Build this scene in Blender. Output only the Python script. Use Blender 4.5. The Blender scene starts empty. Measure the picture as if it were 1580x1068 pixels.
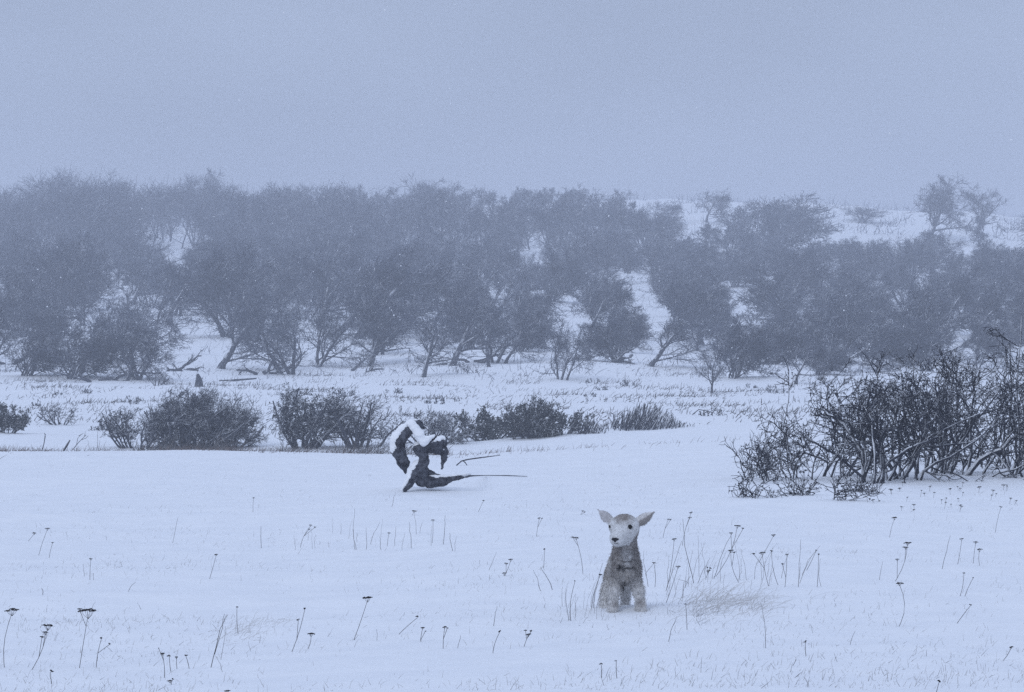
import bpy, math
import numpy as np

S = bpy.context.scene
COL = S.collection

# ------------------------------------------------------------------ camera
CAM_H = 1.2            # metres above the near field
FPX = 4988.0           # focal length in photo pixels (1580 wide, about 18 degrees)
PX0, PYH = 790.0, 569.0   # column of the view axis, row of the eye level
cam = bpy.data.cameras.new("camera"); cam_ob = bpy.data.objects.new("camera", cam)
COL.objects.link(cam_ob); S.camera = cam_ob
cam_ob.location = (0, 0, CAM_H); cam_ob.rotation_euler = (math.radians(90), 0, 0)
cam.sensor_fit = 'HORIZONTAL'; cam.sensor_width = 36.0
cam.lens = 36.0 * FPX / 1580.0
cam.shift_y = (PYH - 534.0) / 1580.0
cam.clip_start = 0.1; cam.clip_end = 6000

# ------------------------------------------------------------------ sky, sun, exposure
SUN_EL, SUN_AZ = math.radians(40), math.radians(-150)   # behind cloud, high and behind the camera's left
world = bpy.data.worlds.new("World"); S.world = world; world.use_nodes = True
nt = world.node_tree; nt.nodes.clear()
out = nt.nodes.new("ShaderNodeOutputWorld"); bg = nt.nodes.new("ShaderNodeBackground")
sky = nt.nodes.new("ShaderNodeTexSky"); sky.sky_type = 'NISHITA'; sky.sun_disc = False
sky.sun_elevation = SUN_EL; sky.sun_rotation = SUN_AZ; sky.air_density = 1.0; sky.dust_density = 3.0
tc = nt.nodes.new("ShaderNodeTexCoord"); sep = nt.nodes.new("ShaderNodeSeparateXYZ")
ramp = nt.nodes.new("ShaderNodeValToRGB")            # snow cloud: brighter overhead than at the horizon
cr = ramp.color_ramp
cr.elements[0].position = 0.0; cr.elements[0].color = (4.2, 5.05, 6.9, 1)
cr.elements[1].position = 1.0; cr.elements[1].color = (8.8, 10.7, 14.9, 1)
e = cr.elements.new(0.16); e.color = (4.8, 5.65, 7.6, 1)
mixw = nt.nodes.new("ShaderNodeMix"); mixw.data_type = 'RGBA'; mixw.inputs[0].default_value = 0.85
bg.inputs[1].default_value = 0.080
nt.links.new(tc.outputs["Generated"], sep.inputs[0]); nt.links.new(sep.outputs[2], ramp.inputs[0])
nt.links.new(sky.outputs[0], mixw.inputs[6]); nt.links.new(ramp.outputs[0], mixw.inputs[7])
cn = nt.nodes.new("ShaderNodeTexNoise"); cn.inputs["Scale"].default_value = 7.0; cn.inputs["Detail"].default_value = 3.0
cmap = nt.nodes.new("ShaderNodeMapping"); cmap.inputs["Scale"].default_value = (1, 1, 2.5)
cmr = nt.nodes.new("ShaderNodeMapRange"); cmr.inputs[1].default_value = 0.3; cmr.inputs[2].default_value = 0.7; cmr.inputs[3].default_value = 0.9; cmr.inputs[4].default_value = 1.1
cmul = nt.nodes.new("ShaderNodeVectorMath"); cmul.operation = 'SCALE'
nt.links.new(tc.outputs["Generated"], cmap.inputs[0]); nt.links.new(cmap.outputs[0], cn.inputs["Vector"]); nt.links.new(cn.outputs["Fac"], cmr.inputs[0])
nt.links.new(mixw.outputs[2], cmul.inputs[0]); nt.links.new(cmr.outputs[0], cmul.inputs["Scale"])
nt.links.new(cmul.outputs[0], bg.inputs[0]); nt.links.new(bg.outputs[0], out.inputs[0])

sun = bpy.data.lights.new("sun", 'SUN'); sun_ob = bpy.data.objects.new("sun", sun); COL.objects.link(sun_ob)
sun.energy = 0.75; sun.angle = math.radians(25); sun.color = (0.80, 0.89, 1.0)
sun_ob.rotation_euler = (math.radians(90) - SUN_EL, 0, math.pi - SUN_AZ)
S.view_settings.view_transform = 'Standard'; S.view_settings.look = 'None'
S.view_settings.exposure = 0.0; S.view_settings.gamma = 1.0
S.render.engine = 'CYCLES'
S.cycles.max_bounces = 5; S.cycles.diffuse_bounces = 3; S.cycles.volume_bounces = 1
S.cycles.use_denoising = False
HAZE_DENSITY = 0.0020
HAZE_COLOR = (0.83, 0.86, 0.945, 1)

RNG = np.random.default_rng(11)

# ------------------------------------------------------------------ ground shape
PROF_Y = np.array([-80, 0, 36, 44, 50, 57, 62, 70, 90, 110, 130, 160, 220, 300, 385, 420, 470, 640, 1500.])
PROF_Z = np.array([0, 0, 0, 0.0, -0.10, -0.62, -0.68, -0.50, -0.08, 0.28, 0.66, 2.0, 5.5, 11.4, 18.6, 20.6, 21.6, 20.5, 12.0])
_w = np.random.default_rng(5)
_WAVES = [(w, a, _w.uniform(0, 6.28), _w.uniform(0, 6.28)) for w, a in
          [(0.55, .006), (0.7, .006), (0.95, .008), (1.3, .010), (1.9, .013), (2.7, .016), (3.9, .02), (5.5, .02), (0.42, .005), (8, .03)]]
def prof(y):
    # smooth the profile a little so that no facet lines show
    z = 0
    for d, k in ((-0.06, .25), (0.0, .5), (0.06, .25)):
        z = z + k * np.interp(y * (1 + d), PROF_Y, PROF_Z)
    return z
def ground(x, y):
    x = np.asarray(x, float); y = np.asarray(y, float)
    z = prof(y)
    s = np.clip(x / np.maximum(y, 5) / 0.16, -1.2, 1.2)          # across the frame
    rise = np.clip((y - 30) / 28, 0, 1) * np.clip((118 - y) / 40, 0, 1)
    z = z + rise * 0.62 * np.clip(s * 1.15 + 0.12, 0, 1) ** 1.2      # the field swells towards the right
    z = z + np.clip((y - 200) / 200, 0, 1) * (1.4 * np.sin(x / 23 + 1.0) + 1.2 * np.sin(x / 51 + y / 60))
    amp = np.clip((y - 60) / 120, 0, 3) * 2 + 1
    n = 0
    for w, a, ph, th in _WAVES:
        n = n + a * np.sin((x * math.cos(th) * 0.55 + y * math.sin(th)) / w * 2.2 + ph + 1.7 * np.sin(x / w / 2.3 + th) )
    # snow drifted up round the lamb's feet and the dead log
    z = z + .022 * np.exp(-((x - .55) / .24) ** 2 - ((y - 15.86) / .16) ** 2) + .035 * np.exp(-((x + .88) / .45) ** 2 - ((y - 31.7) / .5) ** 2)
    return z + n * amp * 1.15
def at(px, py, y0=9.0, y1=900.0):
    """ground point seen at photo pixel (px, py)"""
    ys = np.geomspace(y0, y1, 4000)
    xs = (px - PX0) / FPX * ys
    zr = CAM_H + (PYH - py) / FPX * ys
    d = zr - ground(xs, ys)
    k = np.where(d <= 0)[0]
    i = k[0] if len(k) else len(ys) - 1
    if 0 < i < len(ys):
        t = d[i - 1] / (d[i - 1] - d[i] + 1e-12) if d[i] <= 0 else 1.0
        y = ys[i - 1] + t * (ys[i] - ys[i - 1])
    else:
        y = ys[i]
    x = (px - PX0) / FPX * y
    return np.array([x, y, float(ground(x, y))])

# ------------------------------------------------------------------ materials
def mat(name, color, rough=0.9, color2=None, scale=20.0, snow=None, bump=0.0, bscale=60.0, spec=0.2, vary=0.0):
    m = bpy.data.materials.new(name); m.use_nodes = True
    n = m.node_tree; b = n.nodes["Principled BSDF"]
    b.inputs["Roughness"].default_value = rough; b.inputs["Specular IOR Level"].default_value = spec
    b.inputs["Base Color"].default_value = (*color, 1)
    src = None
    tcn = n.nodes.new("ShaderNodeTexCoord")
    if color2 is not None:
        no = n.nodes.new("ShaderNodeTexNoise"); no.inputs["Scale"].default_value = scale; no.inputs["Detail"].default_value = 4
        n.links.new(tcn.outputs["Object"], no.inputs["Vector"])
        r = n.nodes.new("ShaderNodeValToRGB"); r.color_ramp.elements[0].color = (*color, 1); r.color_ramp.elements[1].color = (*color2, 1)
        r.color_ramp.elements[0].position = 0.35; r.color_ramp.elements[1].position = 0.65
        n.links.new(no.outputs["Fac"], r.inputs[0]); src = r.outputs[0]
    if snow is not None:
        direc, lo, hi = snow              # snow plastered on the windward and upper faces
        g = n.nodes.new("ShaderNodeNewGeometry"); dt = n.nodes.new("ShaderNodeVectorMath"); dt.operation = 'DOT_PRODUCT'
        L = math.sqrt(sum(c * c for c in direc)); dt.inputs[1].default_value = tuple(c / L for c in direc)
        n.links.new(g.outputs["True Normal"], dt.inputs[0])
        no2 = n.nodes.new("ShaderNodeTexNoise"); no2.inputs["Scale"].default_value = scale * 0.6
        n.links.new(tcn.outputs["Object"], no2.inputs["Vector"])
        ad = n.nodes.new("ShaderNodeMath"); ad.operation = 'MULTIPLY_ADD'; ad.inputs[1].default_value = 1.2; ad.inputs[2].default_value = -0.6
        n.links.new(no2.outputs["Fac"], ad.inputs[0])
        ad2 = n.nodes.new("ShaderNodeMath"); ad2.operation = 'ADD'
        n.links.new(ad.outputs[0], ad2.inputs[0]); n.links.new(dt.outputs["Value"], ad2.inputs[1])
        mr = n.nodes.new("ShaderNodeMapRange"); mr.inputs[1].default_value = lo; mr.inputs[2].default_value = hi
        n.links.new(ad2.outputs[0], mr.inputs[0])
        mx = n.nodes.new("ShaderNodeMix"); mx.data_type = 'RGBA'
        n.links.new(mr.outputs[0], mx.inputs[0])
        if src: n.links.new(src, mx.inputs[6])
        else: mx.inputs[6].default_value = (*color, 1)
        mx.inputs[7].default_value = (0.84, 0.85, 0.87, 1)
        src = mx.outputs[2]
    if vary and src:       # every tree has its own tone and its own load of snow
        oi = n.nodes.new("ShaderNodeObjectInfo"); vr = n.nodes.new("ShaderNodeMapRange"); vr.inputs[3].default_value = 0.0; vr.inputs[4].default_value = vary
        n.links.new(oi.outputs["Random"], vr.inputs[0]); vm = n.nodes.new("ShaderNodeMix"); vm.data_type = 'RGBA'
        n.links.new(vr.outputs[0], vm.inputs[0]); n.links.new(src, vm.inputs[6]); vm.inputs[7].default_value = (0.30, 0.32, 0.37, 1); src = vm.outputs[2]
    if src: n.links.new(src, b.inputs["Base Color"])
    if bump:
        nb = n.nodes.new("ShaderNodeTexNoise"); nb.inputs["Scale"].default_value = bscale; nb.inputs["Detail"].default_value = 6
        n.links.new(tcn.outputs["Object"], nb.inputs["Vector"])
        bp = n.nodes.new("ShaderNodeBump"); bp.inputs["Strength"].default_value = bump; bp.inputs["Distance"].default_value = 0.01
        n.links.new(nb.outputs["Fac"], bp.inputs["Height"]); n.links.new(bp.outputs[0], b.inputs["Normal"])
    return m
WIND = (-0.75, -0.35, 0.65)
M = {}
M['snow'] = mat("snow", (0.86, 0.865, 0.88), 0.75, (0.81, 0.82, 0.845), 3.0, bump=0.9, bscale=13.0)
M['snow_cap'] = mat("clinging snow", (0.86, 0.865, 0.88), 0.8, bump=0.3, bscale=40)
M['bark'] = mat("snowy bark", (0.036, 0.039, 0.052), 0.95, (0.075, 0.078, 0.092), 6.0, snow=(WIND, 0.75, 1.1))
M['twig'] = mat("hawthorn twig", (0.024, 0.028, 0.042), 0.95, (0.050, 0.055, 0.074), 2.0, snow=(WIND, 0.78, 1.15), vary=0.20)
M['bush'] = mat("scrub twig", (0.022, 0.025, 0.038), 0.95, (0.048, 0.050, 0.062), 4.0, snow=(WIND, 0.66, 1.05))
M['thorn_stem'] = mat("thicket bark", (0.016, 0.018, 0.030), 0.9, (0.042, 0.045, 0.060), 9.0, snow=(WIND, 0.50, 0.95))
M['thorn'] = mat("thicket twig", (0.008, 0.009, 0.018), 0.9, (0.020, 0.022, 0.034), 5.0, snow=(WIND, 0.78, 1.2))
M['leaf'] = mat("dark evergreen leaf", (0.022, 0.026, 0.028), 0.8, (0.05, 0.055, 0.05), 7.0, snow=((-0.3, -0.2, 0.9), 0.75, 1.1))
M['wood'] = mat("dead wood", (0.012, 0.013, 0.022), 0.9, (0.10, 0.105, 0.125), 22.0, bump=1.0, bscale=45)
M['weed'] = mat("dried weed", (0.065, 0.058, 0.06), 0.95, (0.12, 0.11, 0.105), 30.0)
M['pale_weed'] = mat("bleached weed", (0.13, 0.12, 0.12), 0.95, (0.24, 0.225, 0.215), 30.0)
M['head'] = mat("seed head", (0.012, 0.011, 0.014), 0.95, (0.035, 0.03, 0.03), 60.0)
M['straw'] = mat("dry straw", (0.30, 0.285, 0.27), 0.95, (0.5, 0.49, 0.48), 8.0)
M['pale_straw'] = mat("bleached grass", (0.42, 0.40, 0.38), 0.95, (0.62, 0.61, 0.60), 6.0)
M['rust'] = mat("brown bank grass", (0.10, 0.075, 0.07), 0.95, (0.20, 0.165, 0.15), 3.0)
M['heath'] = mat("heath litter", (0.06, 0.055, 0.055), 0.95, (0.13, 0.12, 0.115), 3.0)
M['black'] = mat("wet black", (0.003, 0.003, 0.004), 0.3, spec=0.15)
M['nose'] = mat("lamb nose", (0.012, 0.011, 0.014), 0.6)
def wool_mat():
    m = bpy.data.materials.new("lamb wool"); m.use_nodes = True
    n = m.node_tree; b = n.nodes["Principled BSDF"]; b.inputs["Roughness"].default_value = 1.0
    b.inputs["Specular IOR Level"].default_value = 0.05; b.inputs["Sheen Weight"].default_value = 0.15
    a = n.nodes.new("ShaderNodeAttribute"); a.attribute_name = "coat"
    n.links.new(a.outputs["Color"], b.inputs["Base Color"])
    return m
M['wool'] = wool_mat()

# ------------------------------------------------------------------ mesh helpers
class MB:
    def __init__(s): s.v = []; s.f4 = []; s.f3 = []; s.n = 0
    def add(s, v, f):
        v = np.asarray(v, float).reshape(-1, 3); f = np.asarray(f, int)
        if f.size:
            (s.f4 if f.shape[1] == 4 else s.f3).append(f + s.n)
        s.v.append(v); s.n += len(v)
    def tubes(s, P, R, sides=3):
        """P (n,k,3), R (n,k): n tapered tubes of k rings, closed at both ends"""
        P = np.asarray(P, float); R = np.asarray(R, float); n, k, _ = P.shape
        if n == 0: return
        T = np.gradient(P, axis=1); T /= np.linalg.norm(T, axis=2, keepdims=True) + 1e-9
        ref = np.where(np.abs(T[:, :1, 2:3]) < 0.9, np.array([0, 0, 1.0]), np.array([1.0, 0, 0]))
        U = np.cross(T, np.broadcast_to(ref, T.shape)); U /= np.linalg.norm(U, axis=2, keepdims=True) + 1e-9
        W = np.cross(T, U)
        a = np.arange(sides) / sides * 2 * math.pi
        V = P[:, :, None] + R[:, :, None, None] * (U[:, :, None] * np.cos(a)[None, None, :, None] + W[:, :, None] * np.sin(a)[None, None, :, None])
        i = np.arange(n)[:, None, None] * k * sides; j = np.arange(k - 1)[None, :, None] * sides; c = np.arange(sides)[None, None, :]; c2 = (c + 1) % sides
        q = np.stack([i + j + c, i + j + c2, i + j + sides + c2, i + j + sides + c], -1).reshape(-1, 4)
        s.add(V, q)
        if sides == 3:
            base = np.arange(n) * k * 3; cap = base + (k - 1) * 3
            s.f3.append(np.concatenate([np.stack([base + 2, base + 1, base], 1), np.stack([cap, cap + 1, cap + 2], 1)]) + s.n - len(V.reshape(-1, 3)))
        else:
            off = s.n - len(V.reshape(-1, 3))
            tri = []
            for q0, fl in ((0, True), ((k - 1) * sides, False)):
                b0 = np.arange(n) * k * sides + q0
                for t in range(1, sides - 1):
                    tr = [b0, b0 + t, b0 + t + 1]
                    tri.append(np.stack(tr[::-1] if fl else tr, 1))
            s.f3.append(np.concatenate(tri) + off)
    def blob(s, c, r, rng, n=1, squash=(1, 1, 1)):
        """small lumpy octahedral grain"""
        v = np.array([(1, 0, 0), (-1, 0, 0), (0, 1, 0), (0, -1, 0), (0, 0, 1), (0, 0, -1)], float)
        f = np.array([(0, 2, 4), (2, 1, 4), (1, 3, 4), (3, 0, 4), (2, 0, 5), (1, 2, 5), (3, 1, 5), (0, 3, 5)])
        for _ in range(n):
            s.add(np.asarray(c) + v * np.array(squash) * r * rng.uniform(0.75, 1.25, (6, 1)), f)
    def mesh(s, name, smooth=False):
        V = np.concatenate(s.v) if s.v else np.zeros((0, 3))
        f4 = np.concatenate(s.f4) if s.f4 else np.zeros((0, 4), int)
        f3 = np.concatenate(s.f3) if s.f3 else np.zeros((0, 3), int)
        me = bpy.data.meshes.new(name)
        me.vertices.add(len(V)); me.vertices.foreach_set("co", V.astype(np.float32).ravel())
        nl = f4.size + f3.size
        me.loops.add(nl); me.loops.foreach_set("vertex_index", np.concatenate([f4.ravel(), f3.ravel()]).astype(np.int32))
        nf = len(f4) + len(f3); me.polygons.add(nf)
        st = np.concatenate([np.arange(len(f4)) * 4, f4.size + np.arange(len(f3)) * 3]).astype(np.int32)
        me.polygons.foreach_set("loop_start", st)
        me.polygons.foreach_set("use_smooth", np.full(nf, smooth))
        me.update(calc_edges=True); me.validate()
        return me
def link(name, me, m, parent=None, loc=None):
    o = bpy.data.objects.new(name, me)
    if m is not None and not me.materials: me.materials.append(m)
    COL.objects.link(o)
    if parent is not None: o.parent = parent
    if loc is not None: o.location = loc
    return o
def tag(o, label, cat, group=None, kind=None):
    if label: o["label"] = label
    if cat: o["category"] = cat
    if group: o["group"] = group
    if kind: o["kind"] = kind
    return o
def empty(name, loc, label, cat, group=None, rz=0.0, sc=(1, 1, 1)):
    o = bpy.data.objects.new(name, None); COL.objects.link(o); o.empty_display_size = 0.1
    o.location = loc; o.rotation_euler = (0, 0, rz); o.scale = sc
    return tag(o, label, cat, group)

# ------------------------------------------------------------------ snow field and hill, one sheet
def build_ground():
    ys = np.concatenate([np.linspace(-60, 9, 14), np.arange(9.3, 20, 0.075), np.arange(20.05, 62, 0.15), np.geomspace(62.3, 1450, 260)])
    us = np.concatenate([np.linspace(-1, -0.30, 12), np.linspace(-0.28, 0.28, 420), np.linspace(0.30, 1, 12)])
    Y, U = np.meshgrid(ys, us, indexing='ij')
    half = np.maximum(np.abs(Y), 12) * 0.72 + 20
    # the fine middle columns follow the view's spread; the outer ones go far to the sides
    X = np.where(np.abs(U) <= 0.28, U / 0.28 * (np.maximum(np.abs(Y), 10) * 0.19), np.sign(U) * (np.maximum(np.abs(Y), 10) * 0.19 + (np.abs(U) - 0.28) / 0.72 * 330))
    Z = ground(X, Y)
    mb = MB(); nu = len(us); ny = len(ys)
    i = np.arange(ny - 1)[:, None] * nu + np.arange(nu - 1)[None, :]
    q = np.stack([i, i + 1, i + nu + 1, i + nu], -1).reshape(-1, 4)
    mb.add(np.stack([X, Y, Z], -1), q)
    o = link("ground", mb.mesh("ground", True), M['snow']); o["kind"] = "structure"
build_ground()

# ------------------------------------------------------------------ branching plants
def nrm(v): return v / (np.linalg.norm(v, axis=-1, keepdims=True) + 1e-9)
def walk(rng, p0, d0, length, k, wob, pull):
    """n polylines of k points from p0 along d0; pull is added to the heading at each step"""
    n = len(p0); P = np.zeros((n, k, 3)); P[:, 0] = p0; d = nrm(d0); st = (length / (k - 1))[:, None]
    for i in range(1, k):
        d = nrm(d + wob * rng.normal(size=(n, 3)) + pull)
        P[:, i] = P[:, i - 1] + d * st
    return P
def branch(rng, P, R, per, tmin, L, ang, pull, wob, rr, k, rmin, tpow=1.0, up=0.0, tip=0.35):
    n, kk, _ = P.shape
    idx = np.repeat(np.arange(n), per); m = len(idx)
    t = tmin + (1 - tmin) * rng.random(m) ** tpow
    f = t * (kk - 1); i = np.minimum(f.astype(int), kk - 2); w = (f - i)[:, None]
    p0 = P[idx, i] * (1 - w) + P[idx, i + 1] * w
    T = nrm(P[idx, i + 1] - P[idx, i])
    perp = nrm(np.cross(T, rng.normal(size=(m, 3))))
    a = np.radians(rng.uniform(*ang, m))[:, None]
    d = T * np.cos(a) + perp * np.sin(a) + np.array([0, 0, up])
    Ln = rng.uniform(*L, m) * (1.15 - 0.5 * t)
    r0 = np.maximum((R[idx, i] * (1 - w[:, 0]) + R[idx, i + 1] * w[:, 0]) * rr, rmin)
    Q = walk(rng, p0, d, Ln, k, wob, np.asarray(pull))
    RR = r0[:, None] * np.linspace(1, tip, k)[None]
    return Q, RR

def tree_meshes(seed, H=4.0, stems=1, lean=0.0, limb=(0.4, 0.6), per=(9, 6, 6, 4), spread=1.0, wind=0.05, bare=0.12, thick=1.0, dens=1.0):
    """unit tree of height about H; returns trunk mesh and crown mesh"""
    rng = np.random.default_rng(seed)
    p0 = rng.normal(size=(stems, 3)) * 0.06 * H * (stems > 1); p0[:, 2] = -0.12
    d0 = np.array([[lean, 0, 1.0]]) + rng.normal(size=(stems, 3)) * (0.05 if stems == 1 else 0.28)
    A = walk(rng, p0, d0, np.full(stems, H * 0.62) * rng.uniform(0.85, 1.1, stems), 8, 0.13, np.array([wind, 0, 0.10]))
    RA = np.full((stems, 1), 0.030 * H * thick) * np.linspace(1, 0.42, 8)[None] * np.array([1.35, 1.05, 1, 1, 1, 1, 1, 1])[None]
    if stems > 1: RA *= 0.72
    B, RB = branch(rng, A, RA, per[0], bare, (H * limb[0], H * limb[1]), (35, 75), (wind, 0, 0.10), 0.16, 0.55, 6, 0.012, up=0.12)
    C, RC = branch(rng, B, RB, per[1], 0.15, (H * .16 * spread, H * .32 * spread), (25, 70), (wind, 0, 0.05), 0.18, 0.5, 5, 0.009)
    D, RD = branch(rng, C, RC, int((per[2] + 1) * dens), 0.1, (H * .08, H * .20), (20, 75), (wind * 1.4, 0, 0.03), 0.2, 0.6, 4, 0.0088, tip=0.6)
    E, RE = branch(rng, D, RD, per[3], 0.05, (H * .04, H * .10), (20, 75), (wind * 1.6, 0, 0.02), 0.2, 0.8, 3, 0.0082, tip=0.8)
    tr = MB(); tr.tubes(A, RA, 7); tr.tubes(B, RB, 5)
    cw = MB(); cw.tubes(C, RC, 4); cw.tubes(D, RD, 3); cw.tubes(E, RE, 3)
    return tr.mesh("trunk", True), cw.mesh("crown")

# prototypes of the hillside trees; every copy shares these meshes
PROTO = [
    tree_meshes(101, 4, 1, 0.05, (.38, .58)),
    tree_meshes(102, 4, 1, 0.12, (.40, .60), wind=0.07),
    tree_meshes(103, 4, 3, 0.00, (.36, .54), per=(5, 5, 6, 4), bare=0.06),
    tree_meshes(104, 4, 1, -.12, (.34, .50), bare=0.2),
    tree_meshes(105, 4, 2, 0.10, (.40, .62), per=(6, 6, 6, 4), spread=1.15),
    tree_meshes(106, 4, 4, 0.05, (.32, .50), per=(5, 5, 6, 4), bare=0.02),
    tree_meshes(107, 4, 1, 0.02, (.28, .44), per=(12, 6, 5, 4), bare=0.25),     # tall, narrow
    tree_meshes(108, 4, 1, 0.10, (.44, .66), per=(9, 6, 5, 4), bare=0.2, spread=1.1),
    tree_meshes(109, 3, 6, 0.05, (.34, .55), per=(5, 5, 5, 4), bare=0.0, wind=.08, thick=.7),     # scrubby, twiggy to the ground
]
def proto_size(pr):
    v = np.empty(len(pr[1].vertices) * 3, np.float32); pr[1].vertices.foreach_get("co", v); v = v.reshape(-1, 3)
    return np.percentile(v[:, 2], 99), np.percentile(v[:, 0], 98) - np.percentile(v[:, 0], 2)
PS = [proto_size(p) for p in PROTO]
def place_tree(k, x, y, h, w, rz, label, group, name="hawthorn_tree", cat="tree"):
    z = float(ground(x, y)); hz, wx = PS[k]
    sz = h / hz; sx = sz if w is None else w / wx
    e = empty(name, (x, y, z - 0.03), label, cat, group, rz, (sx, sx, sz))
    link("trunk", PROTO[k][0], M['bark'], e); link("crown", PROTO[k][1], M['twig'], e)
    return e

SKY_X = [0, 60, 150, 190, 300, 400, 520, 600, 660, 720, 780, 860, 960, 985, 1045, 1060, 1120, 1135, 1245, 1260, 1330, 1400, 1470, 1490, 1540, 1580]
SKY_Y = [280, 272, 266, 286, 282, 296, 296, 300, 288, 302, 306, 298, 316, 326, 322, 350, 350, 322, 320, 358, 352, 350, 352, 338, 342, 334]
def skyline(px): return float(np.interp(px, SKY_X, SKY_Y))
# trees one can tell apart: (prototype, px, base row, height px, width px, label)
KNOWN = [
    (0, 652, 582, 108, 86, "round dark hawthorn standing forward on the snow above the dead log"),
    (2, 868, 587, 92, 66, "small bushy hawthorn forking at its base, alone on the snow at the wood's front"),
    (3, 911, 530, 98, 92, "round crowned hawthorn on a short trunk, just behind the small forked one"),
    (7, 1098, 605, 68, 50, "stubby hawthorn with a thick bare trunk, farthest down the snow"),
    (8, 1132, 582, 92, 86, "wide low hawthorn right beside the stubby thick-trunked one"),
    (3, 1229, 594, 62, 66, "little flat-topped thorn on a thin trunk next to the thicket"),
    (1, 1003, 565, 84, 90, "leaning thorn tree with a bent trunk beside an open snow patch"),
    (7, 1075, 540, 66, 70, "spreading thorn tree above the bent leaning one"),
    (6, 1430, 372, 96, 74, "tall open tree on the skyline with snow showing either side of it"),
    (0, 1506, 362, 76, 66, "round open tree on the snowy skyline, smaller neighbour of the tall one"),
    (3, 1091, 344, 50, 50, "pale hazy tree with a round head alone on the far skyline"),
    (5, 1329, 343, 24, 60, "faint low shrubby tree on the far snowy ridge"),
    (8, 1195, 385, 80, 120, "broad hazy tree clump breaking the skyline left of the bare ridge"),
    (3, 1015, 350, 40, 52, "very faint small tree fading into the haze left of the round skyline tree"),
    (6, 314, 348, 84, 42, "tall narrow tree standing above the wood's hazy skyline"),
    (0, 672, 352, 76, 84, "broad skyline tree with a domed top, tallest in the middle of the wood"),
    (4, 868, 362, 66, 118, "wide dark skyline tree with a flat domed crown"),
    (6, 938, 362, 66, 50, "narrow skyline tree close beside the wide dark one"),
    (6, 792, 338, 48, 26, "thin wispy tree top poking out above the middle skyline"),
    (8, 112, 585, 86, 112, "low dense thorn bushing to the ground at the wood's front"),
    (5, 206, 586, 88, 104, "low dense thorn above a snowy fallen limb at the wood's front"),
    (1, 340, 568, 110, 110, "dark broad thorn with bare leaning stems above the round windswept bush"),
    (4, 490, 566, 112, 120, "massive dark thorn spreading over pale fallen limbs"),
    (0, 570, 566, 112, 100, "massive dark thorn crown left of the round forward hawthorn"),
    (2, 770, 560, 84, 100, "small grey thorn above a stump, its twigs whitened with snow"),
    (8, 40, 580, 66, 92, "low twiggy thorn farthest left at the wood's front"),
    (8, 1265, 578, 50, 70, "low scrubby thorn right of the little flat-topped thorn"),
    (2, 160, 558, 92, 112, "bushy three-stemmed thorn filling the gap behind the two low dense ones at left"),
    (5, 66, 548, 88, 104, "broad many-stemmed thorn behind the leftmost low twiggy one"),
    (0, 20, 500, 95, 100, "darkest thorn tree at the wood's left end"),
    (0, 1575, 500, 110, 110, "dark tree at the wood's right end above the thicket"),
    (1, 1440, 520, 105, 95, "dark thorn tree rising right behind the black thicket"),
]
CLEAR = [(972, 455, 26, 18), (1146, 466, 28, 18), (272, 520, 22, 16), (848, 508, 16, 12),
         (1060, 352, 20, 14), (1300, 352, 70, 14), (1380, 352, 20, 14), (1560, 360, 30, 14), (1475, 362, 18, 14), (105, 520, 30, 14), (270, 396, 18, 8)]
known_xy = []
for k, px, py, hp, wp, lab in KNOWN:
    p = at(px, py, 62); sc = p[1] / FPX
    known_xy.append(p[:2])
    place_tree(k, p[0], p[1], hp * sc, wp * sc, 0.0, lab, "thorn trees of the hillside wood")
def project(x, y, z): return PX0 + x / y * FPX, PYH - (z - CAM_H) / y * FPX
rng = np.random.default_rng(77)
pts = []
tries = 0
while len(pts) < 264 and tries < 90000:
    tries += 1
    y = 126 + 176 * rng.random() ** 0.9
    x = (rng.uniform(-1, 1) if rng.random() < .7 else rng.uniform(.1, 1)) * (0.162 * y + 2)
    z = float(ground(x, y)); px, py = project(x, y, z)
    front = 582 if px < 560 else (566 if px < 740 else (548 if px < 950 else (560 if px < 1170 else 578)))
    if py > front: continue
    sep = 4.9 if px < 800 else 3.7
    if any((x - a) ** 2 + (y - b) ** 2 < sep * sep for a, b in pts): continue
    if any((x - a) ** 2 + (y - b) ** 2 < 16 for a, b in known_xy): continue
    h = rng.uniform(2.3, 4.3) * (1.12 if px < 700 else (0.92 if px < 960 else .84))
    tall = h / y * FPX; wide = tall * 1.05
    bad = True
    for shrink in (1, .8, .62, .5):
        if h * shrink < 1.7: break
        tl = tall * shrink
        if py - tl < skyline(px) + 8: continue
        if not any(abs(px - cx) < rx * .85 + tl * 0.34 and cy - ry < py and py - tl < cy + ry for cx, cy, rx, ry in CLEAR):
            bad = False; h *= shrink; break
    if bad: continue
    pts.append((x, y))
    k = 8 if h < 2.6 else int(rng.choice([0, 1, 2, 3, 4, 5, 7, 8]))
    side = "left" if px < 520 else ("middle" if px < 1000 else "right")
    zone = ("at the front edge of the wood" if y < 165 else "in the thick of the hillside wood" if y < 255 else "high on the hazy slope" if y < 340 else "on the wood's faded skyline")
    trait = {0: "single-trunked thorn tree with a round crown", 1: "leaning thorn tree with a windswept crown", 2: "three-stemmed bushy thorn tree",
             3: "short thorn tree with a compact crown", 4: "twin-stemmed wide thorn tree", 8: "scrubby thorn, twiggy down to the ground,", 5: "many-stemmed low thorn tree", 7: "thorn tree with long spreading limbs"}[k]
    lab = f"{trait} {zone}, {side} third"
    place_tree(k, x, y, h, h * rng.uniform(.8, 1.15), rng.uniform(-0.5, 0.5) + (math.pi if rng.random() < 0.2 else 0), lab, f"thorn trees {zone}")
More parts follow.
